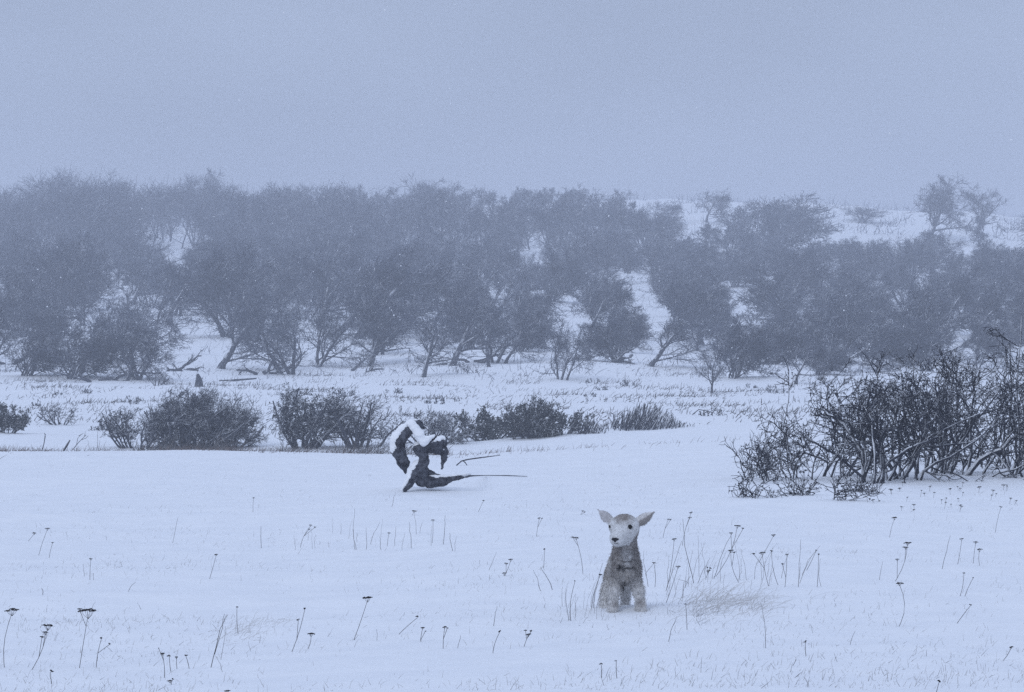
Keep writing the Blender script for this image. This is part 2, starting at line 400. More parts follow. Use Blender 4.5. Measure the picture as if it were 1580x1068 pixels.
# beyond the trees one can tell apart: the rest of the wood, fading into the snowy air, as one mass
def far_wood(n):
    rng = np.random.default_rng(404); mb = MB(); done = []; protos = []
    for sd in range(6):
        r = np.random.default_rng(700 + sd); st = 1 + sd % 3
        A = walk(r, np.zeros((st, 3)), np.array([[.05, 0, 1.0]]) + r.normal(size=(st, 3)) * .22, np.full(st, 2.4), 6, .12, np.array([.04, 0, .08])); RA = np.full((st, 1), .09) * np.linspace(1, .4, 6)[None]
        B, RB = branch(r, A, RA, 9 // st, .1, (1.4, 2.2), (35, 75), (.05, 0, .1), .16, .55, 5, .02, up=.1)
        C, RC = branch(r, B, RB, 7, .15, (.6, 1.2), (25, 70), (.05, 0, .05), .18, .5, 4, .016)
        D, RD = branch(r, C, RC, 7, .1, (.3, .75), (20, 75), (.07, 0, .03), .2, .8, 3, .0165, tip=.8)
        hz = np.percentile(D[..., 2], 98.5); A, B, C, D = (q * 4.0 / hz for q in (A, B, C, D))
        protos.append([(A, RA, 5), (B, RB, 3), (C, RC, 3), (D, RD, 3)])
    t = 0
    while len(done) < n and t < 40000:
        t += 1; y = rng.uniform(292, 425); x = rng.uniform(-1, 1) * (.163 * y + 2); z = float(ground(x, y)); px, py = project(x, y, z)
        if any((x - a) ** 2 + (y - b) ** 2 < 14 for a, b in done) or any((x - a) ** 2 + (y - b) ** 2 < 9 for a, b in known_xy): continue
        h = rng.uniform(3.0, 5.8) * rng.uniform(.75, 1.0) * (1.6 if px < 420 else 1.3); tl = h / y * FPX
        room = py - skyline(px) + 12 - rng.random() * 34
        if room < 24: continue
        if tl > room: h *= room / tl; tl = room
        if any(abs(px - cx) < rx * .85 + tl * .3 and cy - ry < py and py - tl < cy + ry for cx, cy, rx, ry in CLEAR): continue
        done.append((x, y)); k = h / 4.0; sx = k * rng.uniform(.9, 1.3) * (-1 if rng.random() < .4 else 1)
        for P, R, sd in protos[rng.integers(6)]:
            mb.tubes(P * np.array([sx, abs(sx), k]) + np.array([x, y, z]), R, sd)
    o = link("far_wood", mb.mesh("far_wood"), M['twig']); tag(o, "far part of the thorn wood melting into the haze below the skyline", "wood", None, "stuff")
far_wood(300)
print("hill trees", len(pts), "tries", tries)

# ------------------------------------------------------------------ bushes of the hollow
def bush_meshes(seed, W, H, stems=16, per=(6, 6, 5), wind=0.05, upr=0.62, tw=0.006, leaf=0, fine=(0.05, .12), dome=False):
    rng = np.random.default_rng(seed)
    a = rng.uniform(0, 2 * math.pi, stems); r = np.sqrt(rng.random(stems))
    p0 = np.stack([np.cos(a) * r * W * 0.22, np.sin(a) * r * W * 0.16, np.full(stems, -0.05)], 1)
    d0 = np.stack([np.cos(a) * r * (W / H) * 0.55 + wind * 1.5, np.sin(a) * r * (W / H) * 0.4, np.full(stems, upr)], 1)
    A = walk(rng, p0, d0, H * rng.uniform(.75, 1.0, stems), 6, 0.14, np.array([wind, 0, 0.02]))
    RA = np.full((stems, 1), 0.018 * H + 0.006) * np.linspace(1, .4, 6)[None]
    if dome:
        q = A[:, -1]; k = q[:, 0] ** 2 / (W * .5) ** 2 + (q[:, 2] - H * .46) ** 2 / (H * .56) ** 2 < 1.1; A, RA = A[k], RA[k]
    B, RB = branch(rng, A, RA, per[0], 0.15, (H * .28, H * .5), (25, 65), (wind, 0, 0.02), 0.2, 0.55, 5, tw, up=0.05)
    C, RC = branch(rng, B, RB, per[1], 0.1, (H * .14, H * .28), (25, 70), (wind * 1.3, 0, 0.01), 0.2, 0.6, 4, tw * 0.9, tip=.6)
    D, RD = branch(rng, C, RC, per[2], 0.05, (H * fine[0], H * fine[1]), (20, 70), (wind * 1.5, 0, 0), 0.2, 0.8, 3, tw * 0.8, tip=.7)
    if dome:
        def inside(P): q = P.mean(1); return (q[:, 0] - W * .03) ** 2 / (W * .5) ** 2 + (q[:, 2] - H * .46) ** 2 / (H * .56) ** 2 + q[:, 1] ** 2 / (W * .45) ** 2 < .55 + .75 * rng.random(len(q))
        k = inside(B); B, RB = B[k], RB[k]; k = inside(C); C, RC = C[k], RC[k]; k = inside(D); D, RD = D[k], RD[k]
    s = MB(); s.tubes(A, RA, 5); t = MB(); t.tubes(B, RB, 4); t.tubes(C, RC, 3); t.tubes(D, RD, 3)
    lf = None
    if leaf:
        lf = MB(); q = D[:, 1:].reshape(-1, 3); q = q[rng.random(len(q)) < leaf]
        n = len(q); d = nrm(rng.normal(size=(n, 3)) + np.array([wind * 4, 0, .5])); L = rng.uniform(.03, .06, n)
        P = q[:, None] + d[:, None] * L[:, None, None] * np.linspace(0, 1, 3)[None, :, None]
        Rr = np.array([.004, .013, .002])[None] * rng.uniform(.7, 1.3, (n, 1)); lf.tubes(P, Rr, 3)
    return s.mesh("stems", True), t.mesh("twigs"), (lf.mesh("leaves") if lf else None)
def place_bush(seed, px, py, wp, hp, label, name="thorn_bush", y0=48.0, mt='bush', snowy=0, **kw):
    p = at(px, py, y0); sc = p[1] / FPX; W, H = wp * sc, hp * sc
    st, tw, lf = bush_meshes(seed, W, H, **kw)
    # fit the twig mass to the size seen
    v = np.empty(len(tw.vertices) * 3, np.float32); tw.vertices.foreach_get("co", v); v = v.reshape(-1, 3)
    hz = np.percentile(v[:, 2], 99.3); lo, hi = np.percentile(v[:, 0], 1.5), np.percentile(v[:, 0], 98.5)
    sx, sz = W / (hi - lo), H / hz
    e = empty(name, (p[0] - (lo + hi) / 2 * sx, p[1], p[2]), label, "bush", "tiny scrub tufts below the wood" if label.startswith("tiny dark scrub tuft") else None, 0, (sx, sx, sz))
    link("stems", st, M['thorn_stem'] if mt == 'thorn' else M['bark'], e); link("twigs", tw, M[mt], e)
    if lf: link("leaves", lf, M['leaf'], e)
    if snowy:      # snow caught between the twigs
        rg = np.random.default_rng(seed + 50); vv = v[(v[:, 2] > .15 * H) & (v[:, 2] < .8 * hz)]; c = vv[rg.choice(len(vv), snowy)]; mb = MB()
        for q in c:
            for _ in range(3): mb.blob(q + rg.normal(size=3) * (.05, .03, .012), rg.uniform(.02, .055), rg, squash=(1.5, 1, .55))
        link("lodged_snow", mb.mesh("lodged_snow", True), M['snow_cap'], e)
    return e
BUSHES = [
    (201, 12, 668, 62, 44, "dark leafy bush cut off by the photo's left edge in the hollow", dict(stems=14, leaf=.5, tw=.007)),
    (202, 90, 655, 58, 32, "faint loose grey bush, second from the left in the hollow", dict(stems=8, per=(4, 4, 4), tw=.005)),
    (203, 165, 664, 52, 16, "very low grey scrub beside the skirt of the round windswept bush", dict(stems=10, per=(4, 4, 3), tw=.005)),
    (204, 222, 692, 116, 62, "low sloping bush at the left foot of the round windswept bush", dict(stems=22, per=(7, 6, 5), dome=True, tw=.005)),
    (205, 312, 692, 150, 88, "big round windswept bush, its dark twigs combed to the right", dict(stems=46, per=(8, 8, 7), wind=.07, leaf=.0, tw=.0045, dome=True, snowy=8)),
    (215, 375, 690, 70, 54, "thin ragged bush trailing off the windswept bush's right side", dict(stems=10, per=(5, 5, 4), wind=.14, tw=.005)),
    (206, 486, 690, 112, 88, "dark upright bush with a gap of snow under its top", dict(stems=26, per=(8, 7, 6), leaf=.1, wind=.06, snowy=10, dome=True, tw=.005)),
    (207, 556, 690, 92, 78, "ragged bush with one tall sprig, just left of the dead log", dict(stems=18, per=(6, 6, 5), wind=.06, tw=.005, dome=True)),
    (208, 668, 684, 118, 52, "hazy grey bush behind the dead log", dict(stems=18, per=(6, 6, 4), tw=.005)),
    (209, 768, 677, 120, 42, "low knobbly evergreen bush with snow lodged in it, right of the dead log", dict(stems=24, per=(6, 5, 4), leaf=.7, snowy=16)),
    (210, 822, 675, 92, 57, "tallest knobbly dark evergreen bush in the hollow", dict(stems=22, per=(7, 6, 4), leaf=.8, snowy=12)),
    (211, 874, 670, 76, 42, "right-hand knobbly evergreen bush thinning into reeds", dict(stems=14, per=(6, 5, 4), leaf=.5)),
    (213, 1100, 642, 42, 12, "tiny dark scrub patch on the snow above the field's right edge", dict(stems=8, per=(4, 3, 3))),
    (214, 246, 594, 40, 26, "small round tuft-like bush in front of the wood", dict(stems=12, per=(5, 5, 4))),
]
rg_ = np.random.default_rng(51)
for i in range(16):
    px = rg_.uniform(20, 1230)
    BUSHES.append((230 + i, px, rg_.uniform(592, 634) - (6 if px > 700 else 0), rg_.uniform(14, 34), rg_.uniform(6, 13), "tiny dark scrub tuft on the open snow between hollow and wood", dict(stems=7, per=(4, 4, 3), tw=.005)))
for seed, px, py, w, h, lab, kw in BUSHES:
    place_bush(seed, px, py, w, h, lab, **kw)

# reeds at the end of the hollow
def reeds(seed, px, py, wp, hp, n, label):
    rng = np.random.default_rng(seed); p = at(px, py, 48); sc = p[1] / FPX
    x = rng.normal(size=n) * wp * sc * 0.27; y = rng.normal(size=n) * 0.5
    L = hp * sc * rng.uniform(.45, 1.05, n) * np.exp(-(x / (wp * sc * 0.4)) ** 2)
    p0 = np.stack([x, y, ground(p[0] + x, p[1] + y) - p[2] - 0.04], 1)
    d = np.stack([rng.normal(size=n) * .22 + .18, rng.normal(size=n) * .2, np.ones(n)], 1)
    P = walk(rng, p0, d, L + .03, 4, .06, np.array([.06, 0, 0]))
    mb = MB(); mb.tubes(P, np.tile([.007, .007, .006, .003], (n, 1)), 3)
    q = P[rng.random(n) < .45][:, -2:]
    mb.tubes(np.stack([q[:, 0], (q[:, 0] + q[:, 1]) / 2, q[:, 1]], 1), np.tile([.006, .014, .004], (len(q), 1)), 4)
    o = link("reed_clump", mb.mesh("reed_clump"), M['bush'], None, tuple(p)); tag(o, label, "reeds")
reeds(301, 992, 662, 130, 42, 420, "clump of dark dry reeds between the evergreen bushes and open snow")
reeds(302, 905, 668, 60, 26, 110, "short thin reeds at the foot of the last evergreen bush")

# ------------------------------------------------------------------ black thicket on the right
def stem_bush(seed, base, stems, per=(7, 7, 5), wind=.0, tw=.0038, thorn=0.5, mt=('thorn_stem', 'thorn'), label="", group=None, cl=(.25, .62)):
    """stems: list of (dx, dy, height, lean_x, lean_y, radius) in metres"""
    rng = np.random.default_rng(seed); n = len(stems); s = np.array(stems, float)
    p0 = np.stack([s[:, 0], s[:, 1], np.full(n, -.06)], 1)
    p0[:, 2] += ground(base[0] + s[:, 0], base[1] + s[:, 1]) - base[2]
    d0 = np.stack([s[:, 3], s[:, 4], np.ones(n)], 1)
    A = walk(rng, p0, d0, s[:, 2] * np.sqrt(1 + (s[:, 3]) ** 2) * .92, 9, .23, np.array([wind, 0, .03]))
    RA = s[:, 5:6] * 1.12 * np.linspace(1, .3, 9)[None]
    B, RB = branch(rng, A, RA, per[0], .12, cl, (25, 75), (wind + .02, 0, .05), .26, .6, 7, tw * 1.5)
    C, RC = branch(rng, B, RB, per[1], .08, (.10, .28), (25, 80), (wind + .02, 0, .03), .26, .6, 5, tw, tip=.6)
    D, RD = branch(rng, C, RC, per[2], .05, (.035, .11), (30, 85), (wind, 0, .02), .2, .8, 3, tw * .85, tip=.6)
    a = MB(); a.tubes(A, RA, 7)
    t = MB(); t.tubes(B, RB, 5); t.tubes(C, RC, 4); t.tubes(D, RD, 3)
    # buds and thorns
    q = D[:, -1]; q = q[rng.random(len(q)) < thorn * .5]; m = len(q); dd = nrm(rng.normal(size=(m, 3)))
    P = q[:, None] + dd[:, None] * np.array([-1, 0, 1])[None, :, None] * .010
    t.tubes(P, np.tile([.002, .0065, .002], (m, 1)), 4)
    e = empty("thorn_shrub", tuple(base), label, "shrub", group)
    link("stems", a.mesh("stems", True), M[mt[0]], e); link("twigs", t.mesh("twigs"), M[mt[1]], e)
    return e
def thick(seed, px, py, hp, nst, wid, lean, label, rad=.016, extra=(), **kw):
    p = at(px, py, 20, 60); sc = p[1] / FPX; rng = np.random.default_rng(seed + 900)
    st = [(rng.uniform(-.5, .5) * wid * sc, rng.uniform(-.35, .35), hp * 1.14 * sc * rng.uniform(.62, 1.0), lean + rng.normal() * .28, rng.normal() * .18, rad * rng.uniform(.6, 1.2)) for _ in range(nst)]
    for ex in extra: st.append((ex[0] * sc, ex[1], ex[2] * sc, ex[3], ex[4], ex[5]))
    stem_bush(seed, p, st, label=label, group="shrubs of the black thorn thicket", **kw)
thick(401, 1168, 738, 66, 4, 24, -.12, "small spiky sprig shrub at the thicket's outer tip", rad=.007, per=(4, 4, 3), tw=.0032, cl=(.08, .2))
thick(402, 1192, 744, 90, 5, 34, -.25, "spiky shrub with one tall thorny shoot leaning left", rad=.008, per=(5, 4, 3), cl=(.1, .26))
thick(403, 1240, 738, 120, 5, 50, -.15, "open thorny shrub with a forked bare stem", rad=.010, per=(5, 4, 3), cl=(.15, .34))
thick(404, 1292, 736, 155, 8, 66, .0, "dense mid-height shrub of interlaced black twigs", rad=.012, per=(5, 5, 3))
thick(405, 1346, 744, 208, 8, 60, .05, "shrub with a pale snow-faced trunk curving up at the thicket's front", rad=.015, extra=((-14, -.1, 170, -.1, 0, .022), (0, -.1, 140, .35, 0, .018)), per=(6, 5, 3))
thick(406, 1388, 738, 222, 7, 56, .1, "tall shrub with a thick stem slanting up to the right", rad=.015, extra=((-6, -.15, 150, .55, 0, .026), (-2, -.1, 200, .12, 0, .02)), per=(6, 5, 3))
thick(407, 1440, 730, 216, 8, 60, .12, "shrub with bundled grey stems in the thicket's middle", rad=.016, extra=((-4, 0, 190, .3, 0, .022), (2, 0, 170, .15, 0, .02)), per=(6, 5, 3))
thick(408, 1486, 732, 220, 7, 60, .2, "shrub with a heavy limb arching far over to the right", rad=.016, extra=((-2, -.2, 130, .95, 0, .03), (0, -.1, 190, .2, 0, .018)), per=(6, 5, 3))
thick(409, 1542, 722, 215, 8, 64, .05, "shrub with a lone feathery shoot standing above the thicket", rad=.016, extra=((6, 0, 220, .02, 0, .012),), per=(6, 5, 3))
thick(410, 1588, 735, 225, 8, 56, .0, "shrub at the photo's right edge with crossing dark stems", rad=.016, per=(6, 5, 3))
thick(411, 1420, 716, 188, 7, 120, .05, "taller shrub standing behind the slanting-stemmed one", rad=.014, per=(5, 5, 3))
thick(412, 1330, 718, 168, 6, 90, .05, "shrub half hidden behind the pale-trunked one", rad=.013, per=(5, 5, 3))
LOW = [(421, 1172, 768, 26, 40, "sprawling low bramble left of all on the snow below the thicket"), (422, 1222, 764, 24, 44, "leafy low bramble in the middle of the brambles below the thicket"),
       (423, 1296, 772, 46, 40, "darkest and tallest bramble below the thicket"), (424, 1332, 760, 22, 36, "thin low bramble nearest the pale trunk")]
for seed, px, py, hp, wid, lab in LOW:
    p = at(px, py, 20, 60); sc = p[1] / FPX; r_ = np.random.default_rng(seed)
    st = [(r_.uniform(-.5, .5) * wid * sc, r_.uniform(-.1, .1), hp * sc * r_.uniform(.5, 1), r_.normal() * .6, r_.normal() * .3, .005) for _ in range(5)]
    e = stem_bush(seed, p, st, per=(3, 3, 2), tw=.003, thorn=1.0, label=lab, group="low brambles below the thicket", cl=(.05, .12)); e.name = "bramble"; e["category"] = "bramble"

# ------------------------------------------------------------------ implicit surfaces (lamb, dead log)
def nets(F, lo, h):
    """naive surface nets of a sampled field F (negative inside)"""
    nx, ny, nz = F.shape; ins = F < 0
    c = [ins[dx:nx - 1 + dx, dy:ny - 1 + dy, dz:nz - 1 + dz] for dx in (0, 1) for dy in (0, 1) for dz in (0, 1)]
    cnt = sum(a.astype(np.int8) for a in c); act = (cnt > 0) & (cnt < 8)
    idx = np.full(act.shape, -1, int); I = np.argwhere(act); idx[act] = np.arange(len(I))
    acc = np.zeros((len(I), 3)); num = np.zeros(len(I))
    offs = [(a, b, cc) for a in (0, 1) for b in (0, 1) for cc in (0, 1)]
    for i, a in enumerate(offs):
        for b in offs[i + 1:]:
            if sum(abs(a[q] - b[q]) for q in range(3)) != 1: continue
            fa = F[I[:, 0] + a[0], I[:, 1] + a[1], I[:, 2] + a[2]]; fb = F[I[:, 0] + b[0], I[:, 1] + b[1], I[:, 2] + b[2]]
            m = (fa < 0) != (fb < 0); t = np.where(m, fa / (fa - fb + 1e-12), 0)[:, None]
            acc += np.where(m[:, None], np.array(a) + t * (np.array(b) - np.array(a)), 0); num += m
    V = (I + acc / num[:, None]) * h + lo
    Q = []
    for ax in range(3):
        A = F[tuple(slice(0, -1) if q == ax else slice(1, -1) for q in range(3))]
        B = F[tuple(slice(1, None) if q == ax else slice(1, -1) for q in range(3))]
        m = (A < 0) != (B < 0); E = np.argwhere(m); s = (A < 0)[m]
        E = E + np.array([0 if q == ax else 1 for q in range(3)])
        u, v = [(1, 2), (2, 0), (0, 1)][ax]
        du = np.eye(3, dtype=int)[u]; dv = np.eye(3, dtype=int)[v]
        g = lambda X: idx[X[:, 0], X[:, 1], X[:, 2]]
        q = np.stack([g(E - du - dv), g(E - dv), g(E), g(E - du)], 1)
        q[~s] = q[~s][:, ::-1]; Q.append(q)
    Q = np.concatenate(Q); return V, Q[(Q >= 0).all(1)]
def grid(lo, hi, h):
    ax = [np.arange(lo[i], hi[i] + h, h) for i in range(3)]
    return np.stack(np.meshgrid(*ax, indexing='ij'), -1)
def smin(a, b, k):
    t = np.clip(0.5 + 0.5 * (b - a) / k, 0, 1); return b * (1 - t) + a * t - k * t * (1 - t)
def cap(G, a, b, ra, rb):
    a = np.asarray(a, float); b = np.asarray(b, float); d = b - a
    t = np.clip(((G - a) @ d) / (d @ d), 0, 1)
    return np.linalg.norm(G - a - t[..., None] * d, axis=-1) - (ra + (rb - ra) * t)
def ell(G, c, r):
    q = (G - np.asarray(c)) / np.asarray(r); l = np.linalg.norm(q, axis=-1); return (l - 1) * min(r)
def wav(G, s, seed):
    r_ = np.random.default_rng(seed); o = 0
    for i in range(6):
        d = nrm(r_.normal(size=3)) / s * r_.uniform(.7, 1.5); o = o + np.sin(G @ d * 6.28 + r_.uniform(0, 6.28) + 1.3 * np.sin(G @ nrm(r_.normal(size=3)) / s * 3.5))
    return o / 6

# ------------------------------------------------------------------ the lamb
def build_lamb():
    p = at(962, 943, 9, 40); u = p[1] / FPX          # metres per photo pixel at the lamb
    X = lambda px: (px - 962) * u
    Z = lambda py: (943 - py) * u
    root = empty("lamb", (p[0], p[1], p[2] - .012), "pale young lamb with a grey-brown neck standing in the snow and facing the camera", "lamb")
    h = .0042; lo = np.array([-.17, -.22, -.05]); hi = np.array([.18, .47, .56])
    G = grid(lo, hi, h)
    hd = ell(G, (X(963), -.055, Z(808)), (.068, .080, .060))
    hd = smin(hd, cap(G, (X(963), -.085, Z(812)), (X(951), -.165, Z(824)), .060, .037), .03)
    hd = smin(hd, cap(G, (X(964), -.065, Z(817)), (X(953), -.135, Z(828)), .047, .027), .02)
    hd = smin(hd, ell(G, (X(972), -.095, Z(806)), (.026, .02, .018)), .02)       # brow bones
    hd = smin(hd, ell(G, (X(945), -.095, Z(806)), (.020, .02, .018)), .02)
    nk = cap(G, (X(965), -.025, Z(822)), (X(965), .035, Z(868)), .052, .064)
    nk = smin(nk, ell(G, (X(964.5), .05, Z(873)), (.068, .12, .074)), .04)
    nk = smin(nk, cap(G, (X(963), .09, Z(874)), (X(960), .30, Z(876)), .058, .054), .05)
    legs = []
    def leg(pts):
        f = None
        for (a, ra), (b, rb) in zip(pts[:-1], pts[1:]):
            c_ = cap(G, a, b, ra, rb); f = c_ if f is None else smin(f, c_, .012)
        legs.append(f)
    leg([((X(953), .04, Z(880)), .033), ((X(947.5), .015, Z(908)), .025), ((X(946.5), .0, Z(926)), .0195), ((X(945.5), -.008, Z(937)), .021), ((X(945.5), -.01, -.05), .018)])
    leg([((X(977.5), .04, Z(880)), .033), ((X(985.5), .015, Z(908)), .025), ((X(988), .0, Z(926)), .0195), ((X(989), -.008, Z(937)), .021), ((X(989), -.01, -.05), .018)])
    leg([((X(950), .25, Z(884)), .042), ((X(938), .19, Z(912)), .027), ((X(934.5), .16, Z(925)), .021), ((X(933.5), .07, -.05), .021)])
    leg([((X(965), .29, Z(882)), .048), ((X(967), .27, Z(908)), .026), ((X(968.5), .34, Z(920)), .020), ((X(968.5), .29, -.05), .020)])
    body = nk
    for f in legs: body = smin(body, f, .013)
    body = body + .0060 * wav(G, .026, 3) + .004 * wav(G, .015, 4)
    F = smin(body, hd + .001 * wav(G, .03, 8), .028)
    # ears: flattened leaves with a hollow along the front
    def ear(a, b, wmax, nrmv):
        a = np.array(a); b = np.array(b); d = b - a; L = np.linalg.norm(d); d = d / L
        nv = nrm(np.array(nrmv, float) - d * (np.array(nrmv) @ d)); wv = np.cross(d, nv)
        q = G - a; t = (q @ d) / L; tt = np.clip(t, 0, 1)
        w = wmax * np.sin(np.clip(tt * .92 + .12, 0, 1) * math.pi) ** .75 + .003
        sx = (q @ wv); sy = (q @ nv) + .12 * sx * sx / wmax * 4
        th = .0062
        r_ = np.sqrt((sx / w) ** 2 + (sy / th) ** 2 + (np.maximum(0, np.abs(t - .5) - .5) * L / .01) ** 2)
        return (r_ - 1) * th
    e1 = ear((X(979), -.045, Z(804)), (X(1007.5), -.06, Z(786)), .025, (0.15, -1, .35))
    e2 = ear((X(945), -.045, Z(802)), (X(923.5), -.05, Z(783)), .022, (-.2, -1, .3))
    F = smin(F, np.minimum(e1, e2), .010)
    V, Q = nets(F, lo, h)
    # a light relax
    mb = MB(); mb.add(V, Q); me = mb.mesh("lamb_body", True)
    def coat(P):
        x, y, z = P.T; n1 = wav(P, .03, 21); n2 = wav(P, .011, 22); n3 = wav(P, .07, 23)
        py = 943 - z / u; px = 962 + x / u
        pale = np.array([.66, .645, .63]); dark = np.array([.235, .215, .205]); mid = np.array([.42, .395, .37]); white = np.array([.66, .655, .65])
        c = np.tile(mid, (len(P), 1))
        def mix(c, col, f): f = np.clip(f, 0, 1)[:, None]; return c * (1 - f) + col * f
        # shaggy legs grow paler downwards, dark knees
        c = mix(c, pale, np.clip((py - 885) / 25, 0, 1) * .8 + n3 * .25)
        for kx, ky, rr in ((948, 928, 7), (988, 926, 7)):
            c = mix(c, dark * 1.3, (1.05 - np.hypot((px - kx) / rr, (py - ky) / (rr * 1.35))) * .9 + n2 * .35)
        # dark fleece of neck and chest with a paler bib
        neck = np.clip((897 - py) / 30, 0, 1) * np.clip((py - 812) / 4, 0, 1)
        c = mix(c, dark, neck * (.9 + .7 * n2 + .8 * n1))
        c = mix(c, pale * .85, neck * np.clip(1.3 - np.hypot((px - 966) / 9, (py - 856) / 16), 0, 1) * (1.0 + n1))
        c = mix(c, pale * .9, neck * np.clip(1 - np.abs(px - 941) / 3.2, 0, 1))
        c = mix(c, mid, np.clip(1.1 - np.hypot((px - 966) / 16, (py - 880) / 9), 0, 1))
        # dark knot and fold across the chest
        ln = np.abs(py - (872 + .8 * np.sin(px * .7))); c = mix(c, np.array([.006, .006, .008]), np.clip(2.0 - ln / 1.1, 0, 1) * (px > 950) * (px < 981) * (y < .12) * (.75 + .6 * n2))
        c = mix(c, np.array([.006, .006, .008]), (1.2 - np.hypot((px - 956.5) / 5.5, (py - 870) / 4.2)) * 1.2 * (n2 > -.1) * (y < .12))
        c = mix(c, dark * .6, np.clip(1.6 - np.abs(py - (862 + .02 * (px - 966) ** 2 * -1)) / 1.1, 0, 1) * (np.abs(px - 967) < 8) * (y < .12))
        c = mix(c, dark * .5, np.clip(1.5 - np.abs(px - (964.5)) / 1.6, 0, 1) * (py > 890) * (py < 914) * (y < .25))  # dark gap between the front legs, its shade painted into the coat
        c = mix(c, dark * .8, np.clip(1.4 - np.abs(px - (959.5)) / 3, 0, 1) * (py > 892) * (py < 908) * .8)  # softer left side of the same painted gap
        # the face
        face = np.clip((838.5 - py + n2 * 2) / 3, 0, 1) * (y < .02) * np.where(py > 811, np.clip((986.5 - (py - 811) * .62 + n2 - px) / 1.6, 0, 1), 1)
        c = mix(c, white * .93, face)
        crown = np.clip(1.25 - np.hypot((px - 961) / 17, (py - 791) / 12), 0, 1) * (y < .05)
        c = mix(c, np.array([.24, .21, .19]), crown * (1.1 + .6 * n1))
        c = mix(c, dark, np.clip(1.2 - np.hypot((px - 951.5) / 2.2, (py - 799) / 4.5), 0, 1) * .75 * (y < -.05))
        c = mix(c, pale * .8, np.clip(1.1 - np.hypot((px - 962) / 9, (py - 823) / 5), 0, 1) * .6)
        c = mix(c, dark * 1.2, np.clip(1.3 - np.hypot((px - 970.5) / 4.6, (py - 808) / 3.8), 0, 1) * .55)
        # ears
        e = (px > 982) & (py < 808)
        c[e] = mix(c, np.array([.60, .58, .57]), np.ones(len(P)))[e]
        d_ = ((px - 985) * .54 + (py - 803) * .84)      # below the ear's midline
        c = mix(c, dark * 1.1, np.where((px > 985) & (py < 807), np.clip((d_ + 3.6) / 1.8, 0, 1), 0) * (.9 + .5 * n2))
        e = (px < 942) & (py < 801); c[e] = mix(c, np.array([.52, .50, .50]), np.ones(len(P)))[e]
        return np.clip(c * (1 + .28 * n2[:, None]), .004, .8)
    def setcol(me, P):
        a = me.color_attributes.new("coat", 'FLOAT_COLOR', 'POINT')
        c = np.concatenate([coat(P), np.ones((len(P), 1))], 1).astype(np.float32); a.data.foreach_set("color", c.ravel())
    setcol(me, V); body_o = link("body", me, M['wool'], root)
    # short wool standing off the coat
    rg = np.random.default_rng(9)
    N = np.empty(len(V) * 3, np.float32); me.vertices.foreach_get("normal", N); N = N.reshape(-1, 3).astype(float)
    sel = np.where(V[:, 2] > -.02)[0]; sel = rg.choice(sel, min(len(sel), 15000), replace=False)
    B = V[sel]; pyb = 943 - B[:, 2] / u
    L = np.where(pyb < 838, .004, .011) * rg.uniform(.6, 1.3, len(sel))
    d = nrm(N[sel] + .6 * rg.normal(size=(len(sel), 3)) + np.array([0, 0, -.5]))
    P = B[:, None] + d[:, None] * (L[:, None] * np.array([-.15, .5, 1.0])[None])[..., None]
    P[:, 1:, :] += (np.stack([wav(B, .022, 41), wav(B, .022, 42), wav(B, .022, 43)], 1) * np.where(pyb < 838, .002, .008)[:, None])[:, None] * np.array([.4, 1.0])[None, :, None]
    P[:, 2, 2] -= L * .35
    mb = MB(); mb.tubes(P, np.tile([.0011, .0009, .0004], (len(sel), 1)), 3); mf = mb.mesh("fleece")
    setcol(mf, np.repeat(B, 9, axis=0)); link("fleece", mf, M['wool'], root)
    # eyes and nose lie on the surface found along the view direction
    def surf(px, py):
        k = np.hypot(V[:, 0] - X(px), V[:, 2] - Z(py)) < .008
        return V[k][:, 1].min() if k.any() else -.1
    def ball(name, c, r, m):
        a = np.linspace(0, math.pi, 9); b_ = np.linspace(0, 2 * math.pi, 13)[:-1]; A, Bb = np.meshgrid(a, b_, indexing='ij')
        v = np.stack([np.sin(A) * np.cos(Bb), np.sin(A) * np.sin(Bb), np.cos(A)], -1) * np.array(r)
        i = np.arange(8)[:, None] * 12; j = np.arange(12)[None]; q = np.stack([i + j, i + 12 + j, i + 12 + (j + 1) % 12, i + (j + 1) % 12], -1).reshape(-1, 4)
        mb = MB(); mb.add(v + np.array(c), q); return link(name, mb.mesh(name, True), m, root)
    ball("eye", (X(970.3), surf(970.3, 807) + .004, Z(807)), (.012, .009, .0115), M['black'])
    ball("eye", (X(939.8), surf(941, 807) + .012, Z(807)), (.0045, .008, .008), M['black'])
    # nose: a rounded triangle with two nostril wings
    c0 = np.array([X(947.3), surf(947.5, 826), Z(826)]); Gn = grid(c0 - .03, c0 + .03, .0025)
    ns = ell(Gn, c0 + (-.010, .004, .003), (.0085, .009, .0065)); ns = smin(ns, ell(Gn, c0 + (.010, .004, .003), (.0085, .009, .0065)), .006)
    ns = smin(ns, cap(Gn, c0 + (0, .003, .002), c0 + (-.002, .005, -.012), .0085, .003), .006)
    v, q = nets(ns, c0 - .03, .0025); mb = MB(); mb.add(v, q); link("nose", mb.mesh("nose", True), M['nose'], root)
    mb = MB(); t = np.linspace(0, 1, 8); mx = X(945.5) + t * (X(952) - X(945.5)); mz = Z(831.5) - .002 * np.sin(t * 3.1)
    my = np.array([surf(962 + a / u, 943 - b / u) for a, b in zip(mx, mz)]) - .0005
    mb.tubes(np.stack([mx, my, mz], 1)[None], np.full((1, 8), .0013), 5); link("mouth", mb.mesh("mouth", True), M['nose'], root)
build_lamb()

